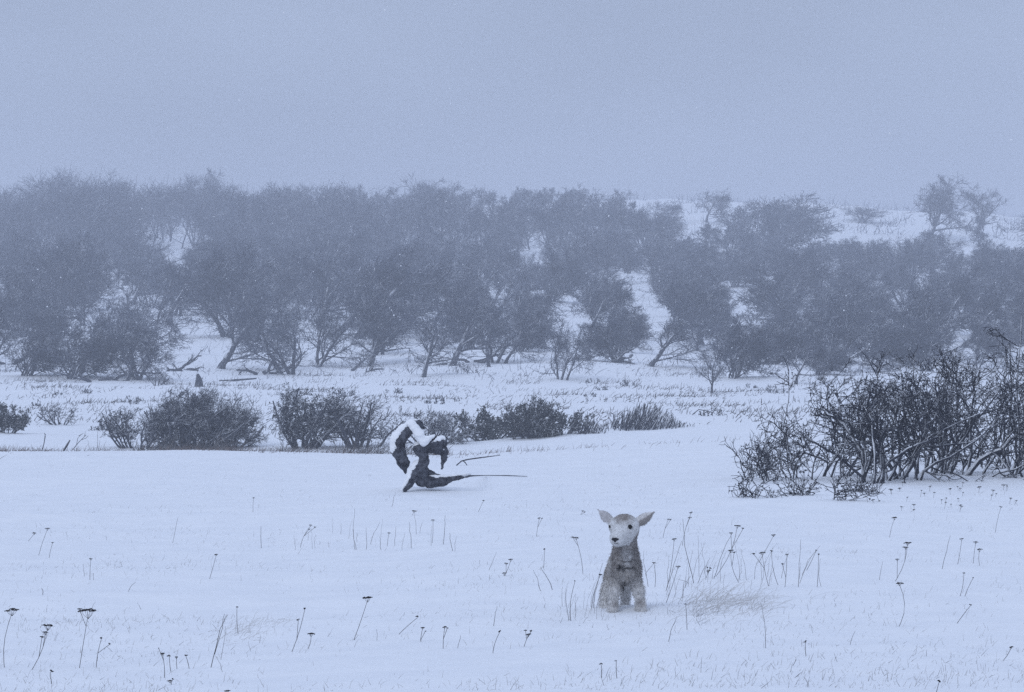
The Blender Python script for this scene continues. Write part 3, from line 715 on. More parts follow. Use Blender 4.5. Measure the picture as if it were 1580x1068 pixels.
# ------------------------------------------------------------------ the dead log
def build_log():
    p = at(650, 757, 20, 60); u = p[1] / FPX
    f = lambda zx, zy, y=0.0: np.array([(560 + zx * .18987 - 650) * u, y, (757 - (620 + zy * .18987)) * u])
    k = .18987 * u
    CH = [
        [(345, 578, .02, 10), (330, 500, .02, 46), (290, 400, .0, 54), (298, 318, -.02, 52), (350, 245, -.02, 45), (412, 195, 0, 36), (455, 178, .05, 26), (490, 215, .1, 12)],
        [(405, 190, -.04, 34), (470, 275, -.07, 33), (505, 335, -.06, 34), (590, 285, -.10, 11)],
        [(500, 345, -.04, 26), (462, 390, -.02, 36), (490, 435, -.01, 36), (505, 490, 0, 32), (465, 560, 0, 54)],
        [(450, 385, 0, 44), (560, 365, .03, 50), (640, 335, .06, 44), (668, 300, .08, 18)],
        [(600, 380, .03, 50), (655, 400, .05, 34), (660, 455, .04, 24), (640, 545, .03, 7)],
        [(470, 520, -.02, 46), (430, 580, -.05, 44), (395, 650, -.09, 28), (345, 722, -.12, 17)],
        [(455, 570, .0, 62), (480, 640, 0, 52), (560, 655, .0, 44), (650, 648, .02, 38), (760, 622, .06, 17), (880, 608, .12, 7)],
        [(440, 560, .02, 40), (480, 560, .06, 50), (520, 590, .08, 36), (600, 625, .1, 40)],
    ]
    h = .009; lo = np.array([-.46, -.32, -.12]); hi = np.array([.62, .36, .80])
    def wood(G):
        F = None
        for ch in CH:
            for a, b in zip(ch[:-1], ch[1:]):
                c_ = cap(G, f(a[0], a[1], a[2]), f(b[0], b[1], b[2]), a[3] * k, b[3] * k)
                F = c_ if F is None else smin(F, c_, .02)
        return F
    G = grid(lo, hi, h); W0 = wood(G); W = W0 + .009 * wav(G, .06, 5) + .007 * wav(G * np.array([1, 1, .5]), .026, 6)
    root = empty("dead_log", tuple(p), "gnarled dead tree limb arched over itself on the snow, white on its windward side", "log")
    V, Q = nets(W, lo, h); mb = MB(); mb.add(V, Q)
    me = mb.mesh("wood", True); link("wood", me, M['wood'], root)
    # snow driven against its upper left side
    def chain(G, ch, g=0.0):
        F = None
        for a, b in zip(ch[:-1], ch[1:]):
            c_ = cap(G, f(a[0], a[1], a[2]), f(b[0], b[1], b[2]), max(a[3] * k - g, .004), max(b[3] * k - g, .004)); F = c_ if F is None else smin(F, c_, .02)
        return F
    lump = .006 * wav(G, .10, 12) + .008 * wav(G, .035, 9)
    C = chain(G - np.array([-.030, -.006, .022]), CH[0][2:7], .006)                     # along the outer side of the arch
    C = np.minimum(C, chain(G - np.array([-.010, -.030, .016]), CH[1], -.002))           # the pale limb, plastered all over its front
    C = np.minimum(C, chain(G - np.array([-.034, -.004, .012]), CH[5], .008))            # the windward side of the foot
    C = np.minimum(C, chain(G - np.array([.0, .0, .026]), CH[3][:3], .006))              # on top of the hanging mass
    C = np.minimum(C, chain(G - np.array([.0, .01, .024]), CH[6][2:], .006))             # along the fallen part
    C = np.maximum(C + lump, -(W0 + .003))
    V, Q = nets(C, lo, h); mb = MB(); mb.add(V, Q); link("snow_cap", mb.mesh("snow_cap", True), M['snow_cap'], root)
    # the long thin tip lying along the snow
    mb = MB()
    pts = np.array([at(px, py, 20, 60) - p + (0, 0, .01) if i > 1 else f(x, y, .1 + .1 * i) for i, (x, y) in enumerate(((860, 606), (900, 607), (1000, 606), (1180, 607), (1335, 614))) for px, py in [(560 + x * .18987, 620 + y * .18987)]])
    mb.tubes(pts[None], np.array([[.011, .007, .004, .006, .003]]), 6); link("tip", mb.mesh("tip", True), M['wood'], root)
build_log()

def stick(name, pl, label, cat, m='wood', y0=20, fork=(), sn=None, group=None):
    """a fallen branch: pl = photo pixels with a radius in px and a height over the snow in m"""
    b = at(pl[0][0], pl[0][1], y0); u = b[1] / FPX; mb = MB()
    def world(c): 
        return np.array([(c[0] - PX0) / FPX * b[1] - b[0], c[3] if len(c) > 3 else 0.0, CAM_H + (PYH - c[1]) / FPX * b[1] - b[2]])
    for ch in (pl, *fork):
        P = np.array([world(c) for c in ch]); mb.tubes(P[None], np.array([[c[2] * u for c in ch]]), 6)
    o = link(name, mb.mesh(name, True), M[m], None, tuple(b)); tag(o, label, cat, group); return o
stick("fallen_branch", [(704, 718.5, 1.1), (712, 711.5, 1.1), (722, 709, 1.2), (740, 706.5, 1.1), (772, 702.5, .5)],
      "thin dark forked branch lying on the snow right of the dead log", "branch", fork=([(714, 710.8, 1.0), (718, 714, .9), (722, 720, .6)],))
# snow-laden fallen limbs and stumps below the wood
def limb(seed, px, py, wp, hp, label, n=4):
    rng = np.random.default_rng(seed); b = at(px, py, 62); u = b[1] / FPX
    mb = MB(); W, H = wp * u, hp * u
    p0 = np.stack([rng.uniform(-.5, .1, n) * W, rng.uniform(-.6, .6, n), np.full(n, .02)], 1)
    p0[:, 2] = ground(b[0] + p0[:, 0], b[1] + p0[:, 1]) - b[2]
    d = np.stack([rng.uniform(.6, 1, n) * np.where(rng.random(n) < .3, -1, 1), rng.normal(size=n) * .3, rng.uniform(.1, .9, n) * H / W * 1.6], 1)
    A = walk(rng, p0, d, W * rng.uniform(.5, .9, n), 8, .20, np.array([0, 0, .0])); RA = np.full((n, 1), .075) * np.linspace(1, .4, 8)[None]
    B, RB = branch(rng, A, RA, 4, .25, (W * .15, W * .35), (30, 70), (0, 0, .05), .22, .6, 5, .02)
    C, RC = branch(rng, B, RB, 4, .2, (W * .06, W * .16), (30, 70), (0, 0, .02), .22, .6, 4, .012)
    mb.tubes(A, RA, 6); mb.tubes(B, RB, 5); mb.tubes(C, RC, 4)
    o = link("fallen_limb", mb.mesh("fallen_limb", True), M['bark'], None, tuple(b)); tag(o, label, "branch", "snowy fallen limbs below the wood")
for a in [(501, 165, 588, 90, 26, "long pale fallen limb slanting up towards the wood's left front"),
          (502, 300, 572, 60, 24, "tangle of fallen limbs under the dark broad thorn"),
          (503, 418, 577, 56, 38, "white curling fallen limbs under the massive thorn"),
          (504, 448, 572, 50, 34, "snow-white upright dead limbs beside the curling ones"),
          (505, 730, 560, 80, 22, "arching snowy limb behind the stump in the middle of the wood"),
          (506, 965, 560, 60, 28, "dead limb on the slope beside the bent leaning thorn"),
          (507, 1205, 560, 90, 34, "broad tangle of snow-covered limbs above the little flat-topped thorn"),
          (508, 1310, 560, 70, 60, "tall white dead limbs just behind the thicket's left half"),
          (509, 560, 575, 70, 20, "low snowy limbs left of the round forward hawthorn"),
          (510, 40, 560, 80, 40, "snow-covered limbs beside the low dense thorn at the left end")]:
    limb(*a)
stick("tree_stump", [(754, 566, 3.4), (753, 556, 3.0), (752.5, 546, 3.2), (752, 538, 2.2)], "short broken dead trunk standing on the snow in front of the wood", "stump", 'bark', 62,
      fork=([(755, 566, 2.2), (758, 568, 1.4), (763, 570, .8)],))
stick("tree_stump", [(307, 597, 8), (307, 590, 6.5), (306.5, 584, 5), (305, 577, 2)], "squat dark stump above the round windswept bush", "stump", 'bark', 62)
stick("log", [(338, 588, 1.6), (360, 587, 1.9), (396, 584, 1.3)], "straight log lying on the snow right of the squat stump", "log", 'bark', 62)
stick("dead_stalk", [(98, 696, 1.6), (104, 686, 1.8), (108, 679, 1.0)], "short dark broken stick leaning on the bank at the field's left edge", "stick", 'bush', 40)
stick("dead_stalk", [(65, 696, .7), (68, 684, .7), (70, 671, .9), (68, 668, .3)], "thin upright sprig on the bank left of the broken stick", "weed", 'bush', 40)
stick("dead_stalk", [(112, 694, .6), (122, 682, .6), (133, 671, .5)], "thin sprig with side twigs leaning right on the bank", "weed", 'bush', 40,
      fork=([(118, 687, .5), (120, 676, .4), (126, 670, .3)], [(125, 679, .5), (133, 676, .4), (136, 672, .3)]))
for i, (x0, y0_, lab) in enumerate([(1385, 0, ""), ]): pass
stick("fallen_twig", [(1068, 640, .8), (1078, 632, .8), (1090, 634, .7), (1104, 638, .5)], "small twisted twig poking from the snow left of the thicket", "twig", 'bush', 62)

# ------------------------------------------------------------------ dried flower stalks of the field
def stalk(hx, hy, bx, by, w, label, cls=None, extra=(), sr=None, group="dried flower stalks in the snow", dark=True):
    """head at (hx,hy), foot at (bx,by) in photo pixels, head w pixels wide; extra = more heads (x, y, w)"""
    b = at(bx, by, 9, 60); u = b[1] / FPX; rng = np.random.default_rng(int(hx * 31 + hy * 7))
    e = empty("dried_stalk", tuple(b), label, "dry weed", group)
    W = lambda x, y: np.array([(x - bx) * u, 0.0, (by - y) * u])
    top = W(hx, hy); dy = rng.uniform(-.12, .12) * np.linalg.norm(top)
    sr = sr or max(.0014, .27 * u)
    def pl(a, c, bend, k=6):
        t = np.linspace(0, 1, k)[:, None]; s = np.sin(t * math.pi) * bend * np.array([1, .3, 0])
        return a * (1 - t) + c * t + s
    st = MB(); foot = np.array([0, 0, -.03]); L = np.linalg.norm(top)
    heads = [(top + (0, dy, 0), w * u)]
    for x, y, ww in extra: heads.append((W(x, y) + (0, dy * .6, 0), ww * u))
    main = pl(foot, top + (0, dy, -.25 * w * u), rng.normal() * .05 * L)
    st.tubes(main[None], np.linspace(1, .7, 6)[None] * sr, 5)
    for hp_, ww in heads[1:]:
        j = main[max(1, min(4, int(hp_[2] / max(top[2], 1e-6) * 5) - 1))]
        st.tubes(pl(j, hp_ - (0, 0, ww * .2), 0.0, 4)[None], np.full((1, 4), sr * .75), 4)
    link("stem", st.mesh("stem", True), M['weed'], e)
    for hp_, ww in heads:
        hb = MB(); r = ww / 2
        if ww < .016:
            for _ in range(4): hb.blob(hp_ + rng.normal(size=3) * r * .45 * (1, 1, .5), r * .62, rng, squash=(1, 1, .7))
        else:
            nc = 3 if ww < .03 else (4 if ww < .05 else 6); bow = rng.normal() * .12
            j = hp_ - np.array([0, 0, r * .95])
            for i in range(nc):
                cx = ((i + .5) / nc * 2 - 1) * r * .72 + rng.normal() * r * .06; cy = rng.normal() * r * .35
                c = hp_ + np.array([cx, cy, bow * cx - .18 * abs(cx) + rng.normal() * r * .05])
                rc = r * (.42 if nc < 6 else .27) * rng.uniform(.85, 1.15)
                for _ in range(11):
                    a = rng.uniform(0, 6.28); q = math.sqrt(rng.random()) * rc
                    hb.blob(c + np.array([math.cos(a) * q, math.sin(a) * q, -.3 * q * q / rc + rng.normal() * rc * .10]), max(.0024, rc * .38), rng, squash=(1.2, 1.2, .75))
                hb.tubes(np.array([j, (j + c) / 2 + (cx * .12, 0, -.06 * r), c])[None], np.full((1, 3), sr * .55), 3)
        link("seed_head", hb.mesh("seed_head"), M['head'], e)
    return e
ST = [
 (18, 940, 8, 1030, 23, "largest flat-headed weed at the photo's left edge, its stem bent", ()),
 (74, 964, 42, 1034, 19, "weed with a raised flat head over a second lower cluster", ((70, 975, 10), (65, 982, 6))),
 (135, 941, 121, 1031, 31, "widest flat-topped weed with three side rays and a straight stem", ((122, 939.5, 10),)),
 (567, 922, 542, 988, 17, "lone flat-headed weed leaning right on open snow below the dead log", ()),
 (334, 855, 321, 893, 6, "small single-headed weed leaning right, alone left of centre", ()),
 (140, 862, 139, 895, 6, "short upright weed with one dark head above the widest weed", ()),
 (73, 815, 58, 857, 8, "thin long-stemmed weed, tallest of the three small ones at far left", ()),
 (53, 822, 38, 835, 7, "nearly flattened weed beside the thin long-stemmed one", ()),
 (81, 837, 75, 861, 4, "bud-tipped short stalk right of the thin long-stemmed one", ()),
 (78, 1035, 81, 1055, 6, "short low weed between the two big flat-headed weeds and the bottom edge", ()),
 (157, 984, 148, 1030, 5, "weak double stalk just right of the widest flat-topped weed", ((170, 993, 4),)),
 (251, 1008, 252, 1046, 7, "darkest of the row of little weeds near the bottom", ((245, 1000, 3),)),
 (261, 1012, 265, 1036, 5, "second weed of the little row near the bottom", ()),
 (272.5, 1014, 275, 1032, 5, "third and shortest weed of the little row near the bottom", ()),
 (287, 1011, 292, 1032, 5, "last weed of the little row near the bottom", ()),
 (262, 1050, 275, 1056, 8, "dark clustered head lying almost on the snow below the little row", ((266, 1048, 4),)),
 (351, 1065, 353, 1078, 9, "flat head just entering at the photo's bottom edge", ()),
 (366, 936, 369, 978, 3.5, "fine upright stalk with a pin head beside the dark woody pair", ()),
 (391, 768, 391, 790, 4, "tiny weed high in the field left of the dead log", ()),
 (470, 939, 446, 1006, 5, "long leaning weed with a knot halfway up its stem", ((460, 957, 5),)),
 (480, 977, 468, 1002, 12, "pale flat-headed short weed beside the long leaning one", ()),
 (479, 810, 463, 845, 6, "drooping many-stemmed weed left in the middle row", ((486, 813, 4), (477, 816, 4))),
 (639, 788, 633, 795, 8, "dark head barely above the snow below the dead log", ()),
 (668, 802, 666, 838, 6, "straight dark-capped weed below the dead log", ()),
 (600, 822, 597, 843, 5, "short flat-capped weed in the middle row of stalks", ()),
 (644, 952, 606, 979, 5, "weed bent far over to the right near the bottom centre", ()),
 (652, 968, 648, 990, 7, "three-legged little weed below the bent-over one", ((656, 974, 3),)),
 (686, 967, 684, 1001, 7, "upright weed with a split pale head, bottom centre", ((690, 969, 4),)),
 (788, 863, 774, 889, 8, "crooked branching weed with three dark clusters, left of the lamb", ((781, 869, 7), (778, 884, 7))),
 (746, 772, 735, 790, 4, "tiny leaning weed above the crooked branching one", ()),
 (771, 974, 760, 1008, 5, "leaning weed with a hooked tip below and left of the lamb", ()),
 (815, 978, 806, 998, 10, "open loose-clustered weed below and left of the lamb", ((819, 974, 5), (811, 973, 5))),
 (832, 799, 827, 828, 6, "small double-headed weed high up left of the lamb", ((836, 800, 3),)),
 (899, 788, 890, 794, 5, "dark speck-headed weed beside the lamb's left ear", ((902, 790, 3),)),
 (840, 847, 838, 876, 4, "single-budded stalk halfway between crooked weed and lamb", ()),
 (889, 829, 900, 886, 9, "forked pale flat-topped weed close left of the lamb's neck", ((884, 829, 4),)),
 (887, 896, 882, 958, 4, "long curved stalk with a pin head left of the lamb's feet", ()),
 (926, 886, 913, 938, 6, "thin dark stalk leaning against the lamb's left side", ()),
 (1009, 868, 1009, 906, 5, "short crook-necked stalk close right of the lamb", ()),
 (1040, 831, 1028, 906, 8, "flat-headed weed nearest right of the lamb's head", ()),
 (1046, 873, 1024, 931, 8, "low dark stalk of the clump right of the lamb, headed at chest height", ()),
 (1066, 790, 1052, 842, 6, "highest headed weed of the clump right of the lamb", ((1064, 798, 6),)),
 (1031, 801, 1022, 830, 4, "twin-dotted stalk floating high right of the lamb's ear", ((1034.5, 801.5, 4),)),
 (1138, 811, 1098, 890, 10, "tallest right-leaning weed with a broad head in the clump", ((1147, 815, 4), (1128, 822, 6))),
 (1128, 849, 1145, 899, 10, "left-leaning weed crossing the tall right-leaning one", ((1133, 852, 5),)),
 (1093, 880, 1088, 892, 8, "dense dark cluster low in the clump right of the lamb", ((1091, 875, 4), (1096, 876, 4))),
 (1176, 852, 1188, 904, 9, "dark-capped weed with a bowed stem at the clump's right", ((1163, 854, 5),)),
 (1194, 825, 1166, 868, 8, "pale-headed weed leaning right over the bowed one", ()),
 (1191, 850, 1204, 903, 5, "small-headed straight stalk right of the bowed one", ()),
 (1214, 855, 1210, 906, 5, "feathery pale stalk at the clump's right", ((1207, 870, 4),)),
 (1263, 855, 1260, 906, 4, "last stalk of the clump, kinked near its tip", ()),
 (1259, 849, 1240, 880, 3, "dotted thin stalk crossing a bare forked one", ()),
 (1380, 798, 1372, 829, 10, "weed with a cap-like dark head below the thicket", ()),
 (1401, 837, 1376, 897, 11, "sturdy weed with three heads one under another, leaning right", ((1398, 844, 9), (1385, 863, 7))),
 (1388, 899, 1382, 967, 11, "tall lone weed with an upright stem below the three-headed one", ()),
 (1484, 831, 1476, 871, 7, "faint weed with a drooping cap, left of the capped pair", ()),
 (1506, 836, 1502, 869, 8, "left weed of the capped pair at the right", ()),
 (1511, 847, 1514, 873, 10, "right lower weed of the capped pair at the right", ()),
 (1498, 933, 1470, 962, 4, "slanting pin-headed stalk alone at the right", ()),
 (1560, 998, 1536, 1019, 7, "slanting round-headed weed near the lower right corner", ()),
 (1449, 1051, 1442, 1070, 6, "dark button head at the photo's bottom right", ()),
 (1545, 782, 1535, 822, 5, "thin weed with a flat cap under the thicket's right half", ()),
 (1482, 779, 1480, 790, 6, "bent dark tuft just below the thicket's right half", ((1484, 781, 4),)),
 (1410, 786, 1395, 790, 4, "dark dot-headed stalk lying on the snow below the thicket", ()),
 (928, 1025, 930, 1046, 5, "short flat-capped weed on the snow below the lamb", ()),
 (951, 1020, 954, 1047, 3.5, "faint pin-headed stalk on the snow below the lamb", ()),
 (1058, 932, 1060, 972, 4, "pin-headed stalk in front of the grass tuft", ()),
 (1487, 884, 1478, 920, 4, "thin budded stalk in the faint group at the right", ()),
 (1501, 891, 1486, 920, 4, "thicker budded stalk in the faint group at the right", ()),
 (1243, 990, 1246, 1012, 5, "faint cap-headed stalk low in the right half", ()),
]
for hx, hy, bx, by, w, lab, ex in ST: stalk(hx, hy, bx, by, w, lab, extra=ex)
# specks of seed heads below the thicket
rng = np.random.default_rng(8)
for i in range(34):
    px = rng.uniform(1330, 1575); py = rng.uniform(748, 788)
    stalk(px + rng.uniform(-2, 4), py - rng.uniform(4, 11), px, py, rng.uniform(3, 7), "little dark seed head barely above the snow below the thicket's right half", group="seed heads dotted below the thicket")

def bare(pl, label, r=.5, group="bare dry stems in the snow", m=None):
    m = m or ('pale_weed' if r <= .46 else 'weed'); b = at(pl[0][0], pl[0][1], 9, 60); u = b[1] / FPX; rng = np.random.default_rng(int(pl[0][0] * 13 + pl[0][1])); dy = rng.uniform(-.06, .06)
    P = np.array([((x - pl[0][0]) * u, dy * i / len(pl), (pl[0][1] - y) * u) for i, (x, y) in enumerate(pl)]); P[0, 2] -= .03
    t = np.linspace(0, len(P) - 1, 7); Q = np.stack([np.interp(t, np.arange(len(P)), P[:, q]) for q in range(3)], 1)
    Q[1:-1, 0] += rng.normal(size=5) * .5 * u
    mb = MB(); mb.tubes(Q[None], np.linspace(1, .5, 7)[None] * r * .84 * u, 5)
    o = link("dry_stem", mb.mesh("dry_stem", True), M[m], None, tuple(b)); return tag(o, label, "dry stem", group)
for pl, lab, r in [
 ([(323, 1030), (340, 970), (352, 948)], "darkest woody stem of the leaning pair at lower left", .75),
 ([(328, 1010), (343, 968), (347, 947)], "shorter twin of the dark woody stem at lower left", .65),
 ([(339, 1018), (347, 985), (349, 966)], "faint third stem beside the dark woody pair", .45),
 ([(855, 910), (845, 892), (834, 875)], "dark bare stem leaning left, right one of two by the crooked weed", .65),
 ([(836, 912), (830, 895), (823, 880)], "thinner bare stem leaning left, left one of two by the crooked weed", .5),
 ([(878, 957), (874, 930), (873, 907)], "curved bare stem in front of the lamb's left foot", .5),
 ([(868, 936), (867, 920), (868, 905)], "short faint bare stem farthest left of the lamb's feet", .4),
 ([(915, 938), (918, 915), (930, 870)], "dark stem rising against the lamb's left flank", .55),
 ([(917, 938), (928, 912), (932, 900)], "short dark stem crossing the lamb's left hind leg", .5),
 ([(1072, 900), (1056, 842), (1053, 800)], "dark bent stem, left arm of the V right of the lamb", .6),
 ([(1072, 900), (1085, 878), (1095, 860)], "right arm of the dark V right of the lamb", .5),
 ([(1079, 890), (1078, 858), (1077, 826)], "straight upright stem behind the dark V", .4),
 ([(1025, 912), (1040, 870), (1052, 835)], "long stem leaning right from the lamb's side", .5),
 ([(1072, 900), (1058, 897), (1045, 893)], "flattened stem at the foot of the dark V", .45),
 ([(1003, 905), (996, 885), (1010, 868)], "kinked stem close by the lamb's right flank", .5),
 ([(1000, 888), (993, 868), (994, 850)], "short stem behind the lamb's right shoulder", .45),
 ([(1098, 893), (1118, 845), (1130, 822)], "stem parallel to the tallest right-leaning weed", .5),
 ([(1110, 898), (1112, 870), (1120, 850)], "short stem between the dense cluster and the crossing weeds", .4),
 ([(1231, 906), (1234, 870), (1236, 833)], "upright bare stem with a twin at the clump's right", .5),
 ([(1231, 900), (1243, 876), (1253, 855)], "bare stem leaning right from the upright one's foot", .45),
 ([(1268, 905), (1263, 885), (1266, 862)], "last bare stem of the clump", .4),
 ([(403, 846), (402.5, 828), (402, 812)], "single upright stem left in the middle row", .5),
 ([(548, 848), (545, 820), (547, 785)], "tallest faint stem in the middle row", .4),
 ([(552, 848), (546, 832), (544, 816)], "dark short stem at the foot of the tallest faint one", .45),
 ([(566, 848), (565, 830), (565, 814)], "straight stem right of the tallest faint one", .45),
 ([(570, 840), (577, 822), (586, 806)], "right-leaning stem in the middle row", .45),
 ([(589, 848), (587, 838), (586, 828)], "stubby stem in the middle row", .5),
 ([(608, 842), (610, 826), (611, 812)], "upright stem right of the flat-capped weed", .4),
 ([(635, 846), (633, 825), (632, 806)], "upright stem below the dark head under the dead log", .5),
 ([(684, 840), (686, 815), (687, 795)], "long stem right of the straight dark-capped weed", .5),
 ([(700, 850), (695, 835), (694, 822)], "short kinked stem ending the middle row", .5),
 ([(760, 966), (764, 950), (767, 936)], "short slanting stem between crooked weed and bottom edge", .55),
 ([(705, 1000), (709, 988), (711, 980)], "short pale stem near the bottom centre", .5),
 ([(581, 988), (582, 978), (581.5, 970)], "tiny upright stem near the bottom centre", .45),
 ([(752, 880), (760, 866), (766, 852)], "thin stem slanting right, left of the crooked weed", .4),
 ([(1182, 1000), (1179, 960), (1173, 930)], "long pale upright stem right of the grass tuft", .5),
 ([(1030, 990), (1035, 972), (1043, 952)], "pale stem leaning right in front of the grass tuft", .6),
 ([(1452, 878), (1459, 850), (1465, 826)], "long pale stem left of the drooping-capped weed", .5),
 ([(1355, 895), (1359, 880), (1362, 866)], "pale stem left of the three-headed weed", .45),
 ([(1310, 995), (1315, 984), (1321, 975)], "short pale slanting stem at the lower right", .5),
 ([(194, 895), (196, 905), (208, 895)], "short stem lying on the snow above the widest weed", .45),
 ([(195, 913), (201, 906), (208, 899)], "slanting stem on open snow above the row of little weeds", .5),
 ([(67, 918), (65, 912), (63, 908)], "dark short stub on the snow above the second weed", .7),
 ([(347, 1037), (340, 1025), (332, 1012)], "stem leaning left from beside the woody pair", .45),
 ([(145, 895), (144, 885), (145, 885)], "faint stub beside the short upright weed", .4),
 ([(130, 890), (129, 880), (128, 870)], "faint thin stem left of the short upright weed", .4),
 ([(265, 838), (275, 800), (276, 798)], "faint tall grass stem in open snow at the left", .35),
 ([(604, 782), (607, 770), (610, 760)], "faint stem just under the dead log's foot", .4),
]:
    bare(pl, lab, r)

rng = np.random.default_rng(19)
for i in range(34):
    px = rng.uniform(1018, 1250); py = rng.uniform(880, 912) if px > 1060 else rng.uniform(905, 930)
    L = rng.uniform(14, 62) * (1 if px < 1170 else .75); ln = rng.normal() * .22 + .22
    bare([(px, py), (px + L * ln * .4, py - L * .5), (px + L * ln, py - L)], "thin stem in the tangle of dry weeds right of the lamb", rng.uniform(.25, .42), "tangled stems right of the lamb")
for i in range(15):
    px = rng.uniform(440, 740); py = rng.uniform(822, 852); L = rng.uniform(7, 34); ln = rng.normal() * .15 + .05
    bare([(px, py), (px + L * ln * .3, py - L * .5), (px + L * ln, py - L)], "faint thin stem in the loose row across the field below the dead log", rng.uniform(.22, .36), "faint stems in a loose row")
for i in range(14):
    px = rng.uniform(862, 930); py = rng.uniform(925, 958); L = rng.uniform(15, 55); ln = rng.normal() * .12 + .18
    bare([(px, py), (px + L * ln * .3, py - L * .5), (px + L * ln, py - L)], "faint thin stem at the lamb's left side", rng.uniform(.22, .36), "faint stems at the lamb's left")

# ------------------------------------------------------------------ grass and litter nobody could count
def blades(name, mats, n, sampler, L, r, lean, seed, label, cat):
    rng = np.random.default_rng(seed); x, y = sampler(rng, n); n = len(x)
    p0 = np.stack([x, y, ground(x, y) - .012], 1); sc = y / 16.0
    d = np.stack([rng.normal(size=n) * .45 + lean, rng.normal(size=n) * .4, rng.uniform(.35, 1.2, n)], 1)
    P = walk(rng, p0, d, rng.uniform(*L, n), 4, .12, np.array([.05, 0, -.07]))
    rr = rng.uniform(*r, n)[:, None] * np.array([1, .9, .7, .35])[None]
    mb = MB(); mb.tubes(P, rr, 3); o = link(name, mb.mesh(name), M[mats]); tag(o, label, cat, None, "stuff")
def clumpy(y0, y1, wmul=1.0, thr=0.1, f=1.0, uni=False):
    def s(rng, n):
        y = 1 / rng.uniform(1 / y1, 1 / y0, n * 6); x = rng.uniform(-1, 1, n * 6) * .165 * y * wmul
        v = np.sin(x * 1.9 * f + 1.3 * np.sin(y * .8 * f)) + np.sin(y * 1.7 * f + 1.1 * np.sin(x * 1.1 * f + 2)) + .8 * rng.normal(size=len(x))
        k = np.where(v > thr)[0][:n]; return x[k], y[k]
    return s
blades("field_grass", 'straw', 8000, clumpy(11.6, 45, thr=0.0), (.010, .05), (.0006, .0012), .15, 31, "pale grass tips poking through the snow of the field", "grass")
blades("field_grass", 'weed', 900, clumpy(11.6, 46, thr=1.2), (.012, .06), (.0006, .0011), .15, 32, "scattered dark grass tips in the snow of the field", "grass")
def crest(rng, n):
    px = rng.uniform(-20, 1180, n); ys = np.linspace(36, 60, 97)
    X = (px[:, None] - PX0) / FPX * ys[None]; Z = ground(X, np.broadcast_to(ys, X.shape))
    row = (CAM_H - Z) / ys[None]; Y = ys[np.argmin(row, 1)] + rng.normal(size=n) * .9 + .3      # the visible brow of the field
    keep = (np.sin(px * .05) + np.sin(px * .017 + 1) + rng.normal(size=n) * .8 > -.9) & (rng.random(n) < np.clip(1.25 - px / 1000, .12, 1))
    return ((px - PX0) / FPX * Y)[keep], Y[keep]
blades("bank_grass", 'rust', 3200, crest, (.03, .13), (.0018, .0034), .2, 33, "line of short brown grass along the field's far edge", "grass")
def bank(rng, n):
    px = rng.uniform(140, 720, n); Y = rng.uniform(50, 70, n); k = (np.sin(px * .06) + np.sin(px * .021 + 2) + .9 * rng.normal(size=n)) > .2
    return ((px - PX0) / FPX * Y)[k], Y[k]
blades("bank_weeds", 'heath', 5600, bank, (.10, .42), (.003, .006), .35, 36, "ragged dry weeds and grass between the bushes of the hollow", "weeds")
def slope(rng, n):
    y = rng.uniform(76, 150, n * 5); x = rng.uniform(-1, 1, n * 5) * .17 * y
    v = np.sin(x * 1.1 + 1.7 * np.sin(y * .21) + 2 * np.sin(x * .3)) + np.sin(y * .33 + 1.9 * np.sin(x * .8 + 1)) + 1.0 * rng.normal(size=len(x)); k = np.where(v > 1.0)[0][:n]; return x[k], y[k]
blades("slope_litter", 'heath', 9500, slope, (.04, .24), (.005, .012), .35, 34, "dark heath and twig litter showing through snow between hollow and wood", "undergrowth")
def wood_floor(rng, n):
    y = rng.uniform(130, 300, n); x = rng.uniform(-1, 1, n) * .17 * y; k = (np.sin(x * .4 + y * .2) + np.sin(y * .5 + 2) + rng.normal(size=n) * .7 > .5); return x[k], y[k]
blades("wood_undergrowth", 'twig', 9000, wood_floor, (.2, .7), (.008, .014), .1, 35, "low twiggy undergrowth on the snow between the trees", "undergrowth")

def ridge(rng, n):
    y = rng.uniform(330, 440, n * 4); x = rng.uniform(.02, .17, n * 4) * y
    v = np.sin(x * .9 + 2 * np.sin(y * .11)) + np.sin(y * .21 + 1.5 * np.sin(x * .5)) + .8 * rng.normal(size=len(x)); k = np.where(v > 1.5)[0][:n]; return x[k], y[k]
blades("ridge_scrub", 'twig', 3200, ridge, (.4, 1.5), (.016, .03), .1, 37, "low hazy scrub dotting the snowy ridge at the right", "scrub")

# grass tuft beside the lamb
def tuft(px, py, wp, hp, n, label, seed, lean, m='pale_straw'):
    b = at(px, py, 9, 60); u = b[1] / FPX; rng = np.random.default_rng(seed)
    x = rng.normal(size=n) * wp * .27 * u; y = rng.normal(size=n) * .28 + x * .6
    p0 = np.stack([x, y, ground(b[0] + x, b[1] + y) - b[2] - .01], 1)
    d = np.stack([rng.normal(size=n) * .5 + lean, rng.normal(size=n) * .5, rng.uniform(.35, 1.2, n)], 1)
    P = walk(rng, p0, d, hp * u * rng.uniform(.5, 1.4, n), 5, .15, np.array([.14, 0, -.13]))
    mb = MB(); mb.tubes(P, np.array([1, .9, .8, .6, .3])[None] * rng.uniform(.0006, .0012, (n, 1)), 3)
    o = link("grass_tuft", mb.mesh("grass_tuft"), M[m], None, tuple(b)); tag(o, label, "grass tuft")
tuft(1112, 934, 150, 44, 300, "flattened tuft of pale dead grass in the snow right of the lamb", 41, .5)
tuft(1072, 946, 30, 12, 90, "small dark grass tuft at the near end of the pale one", 42, .5, 'weed')
tuft(375, 972, 90, 26, 120, "faint tuft of bent grass beside the dark woody stems", 43, .6)

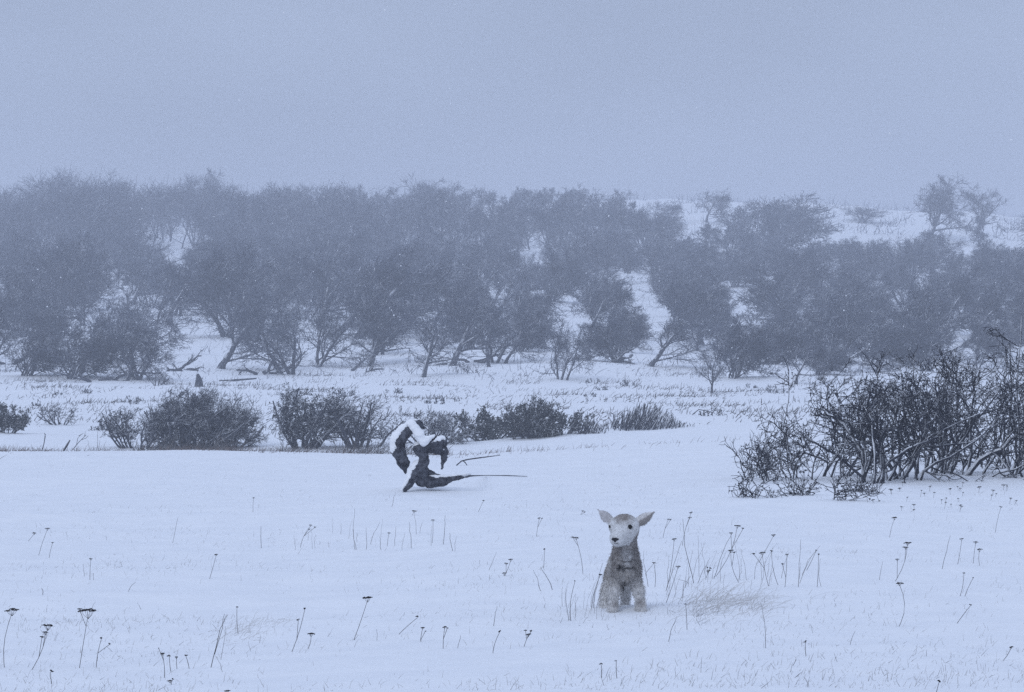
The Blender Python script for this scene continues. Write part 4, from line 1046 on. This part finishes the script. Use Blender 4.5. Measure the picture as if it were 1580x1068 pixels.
# ------------------------------------------------------------------ falling snow, too many flakes to count
def flakes(n):
    rng = np.random.default_rng(66); y = (rng.random(n) * (95 ** 3 - 13 ** 3) + 13 ** 3) ** (1 / 3)
    x = rng.uniform(-1, 1, n) * .19 * y; z = CAM_H + rng.uniform(-.11, .125, n) * y
    k = z > ground(x, y) + .02; c = np.stack([x, y, z], 1)[k]; m = len(c)
    v = np.array([(1, 0, 0), (-1, 0, 0), (0, 1, 0), (0, -1, 0), (0, 0, 1), (0, 0, -1)], float)
    f = np.array([(0, 2, 4), (2, 1, 4), (1, 3, 4), (3, 0, 4), (2, 0, 5), (1, 2, 5), (3, 1, 5), (0, 3, 5)])
    r = rng.uniform(.002, .0052, m); V = c[:, None] + v[None] * r[:, None, None] * rng.uniform(.6, 1.3, (m, 6, 1))
    mb = MB(); mb.add(V, (f[None] + np.arange(m)[:, None, None] * 6).reshape(-1, 3))
    o = link("falling_snow", mb.mesh("falling_snow"), M['snow_cap']); tag(o, "fine snowflakes drifting through the air in front of the wood", "snowfall", None, "stuff")
flakes(26000)

# ------------------------------------------------------------------ the snowy air
def build_haze():
    x0, x1, y0, y1, z0, z1 = -700, 700, -66, 1460, -4, 42
    v = [(x, y, z) for x in (x0, x1) for y in (y0, y1) for z in (z0, z1)]
    f = [(0, 1, 3, 2), (4, 6, 7, 5), (0, 4, 5, 1), (2, 3, 7, 6), (0, 2, 6, 4), (1, 5, 7, 3)]
    mb = MB(); mb.add(v, f); me = mb.mesh("haze")
    m = bpy.data.materials.new("snowy air"); m.use_nodes = True; n = m.node_tree; n.nodes.clear()
    o_ = n.nodes.new("ShaderNodeOutputMaterial"); pv = n.nodes.new("ShaderNodeVolumePrincipled")
    pv.inputs["Density"].default_value = HAZE_DENSITY; pv.inputs["Color"].default_value = HAZE_COLOR
    n.links.new(pv.outputs[0], o_.inputs["Volume"])
    o = link("haze", me, m); o["kind"] = "stuff"; o["label"] = "snowy air that fades the wood and hill"; o["category"] = "haze"
build_haze()
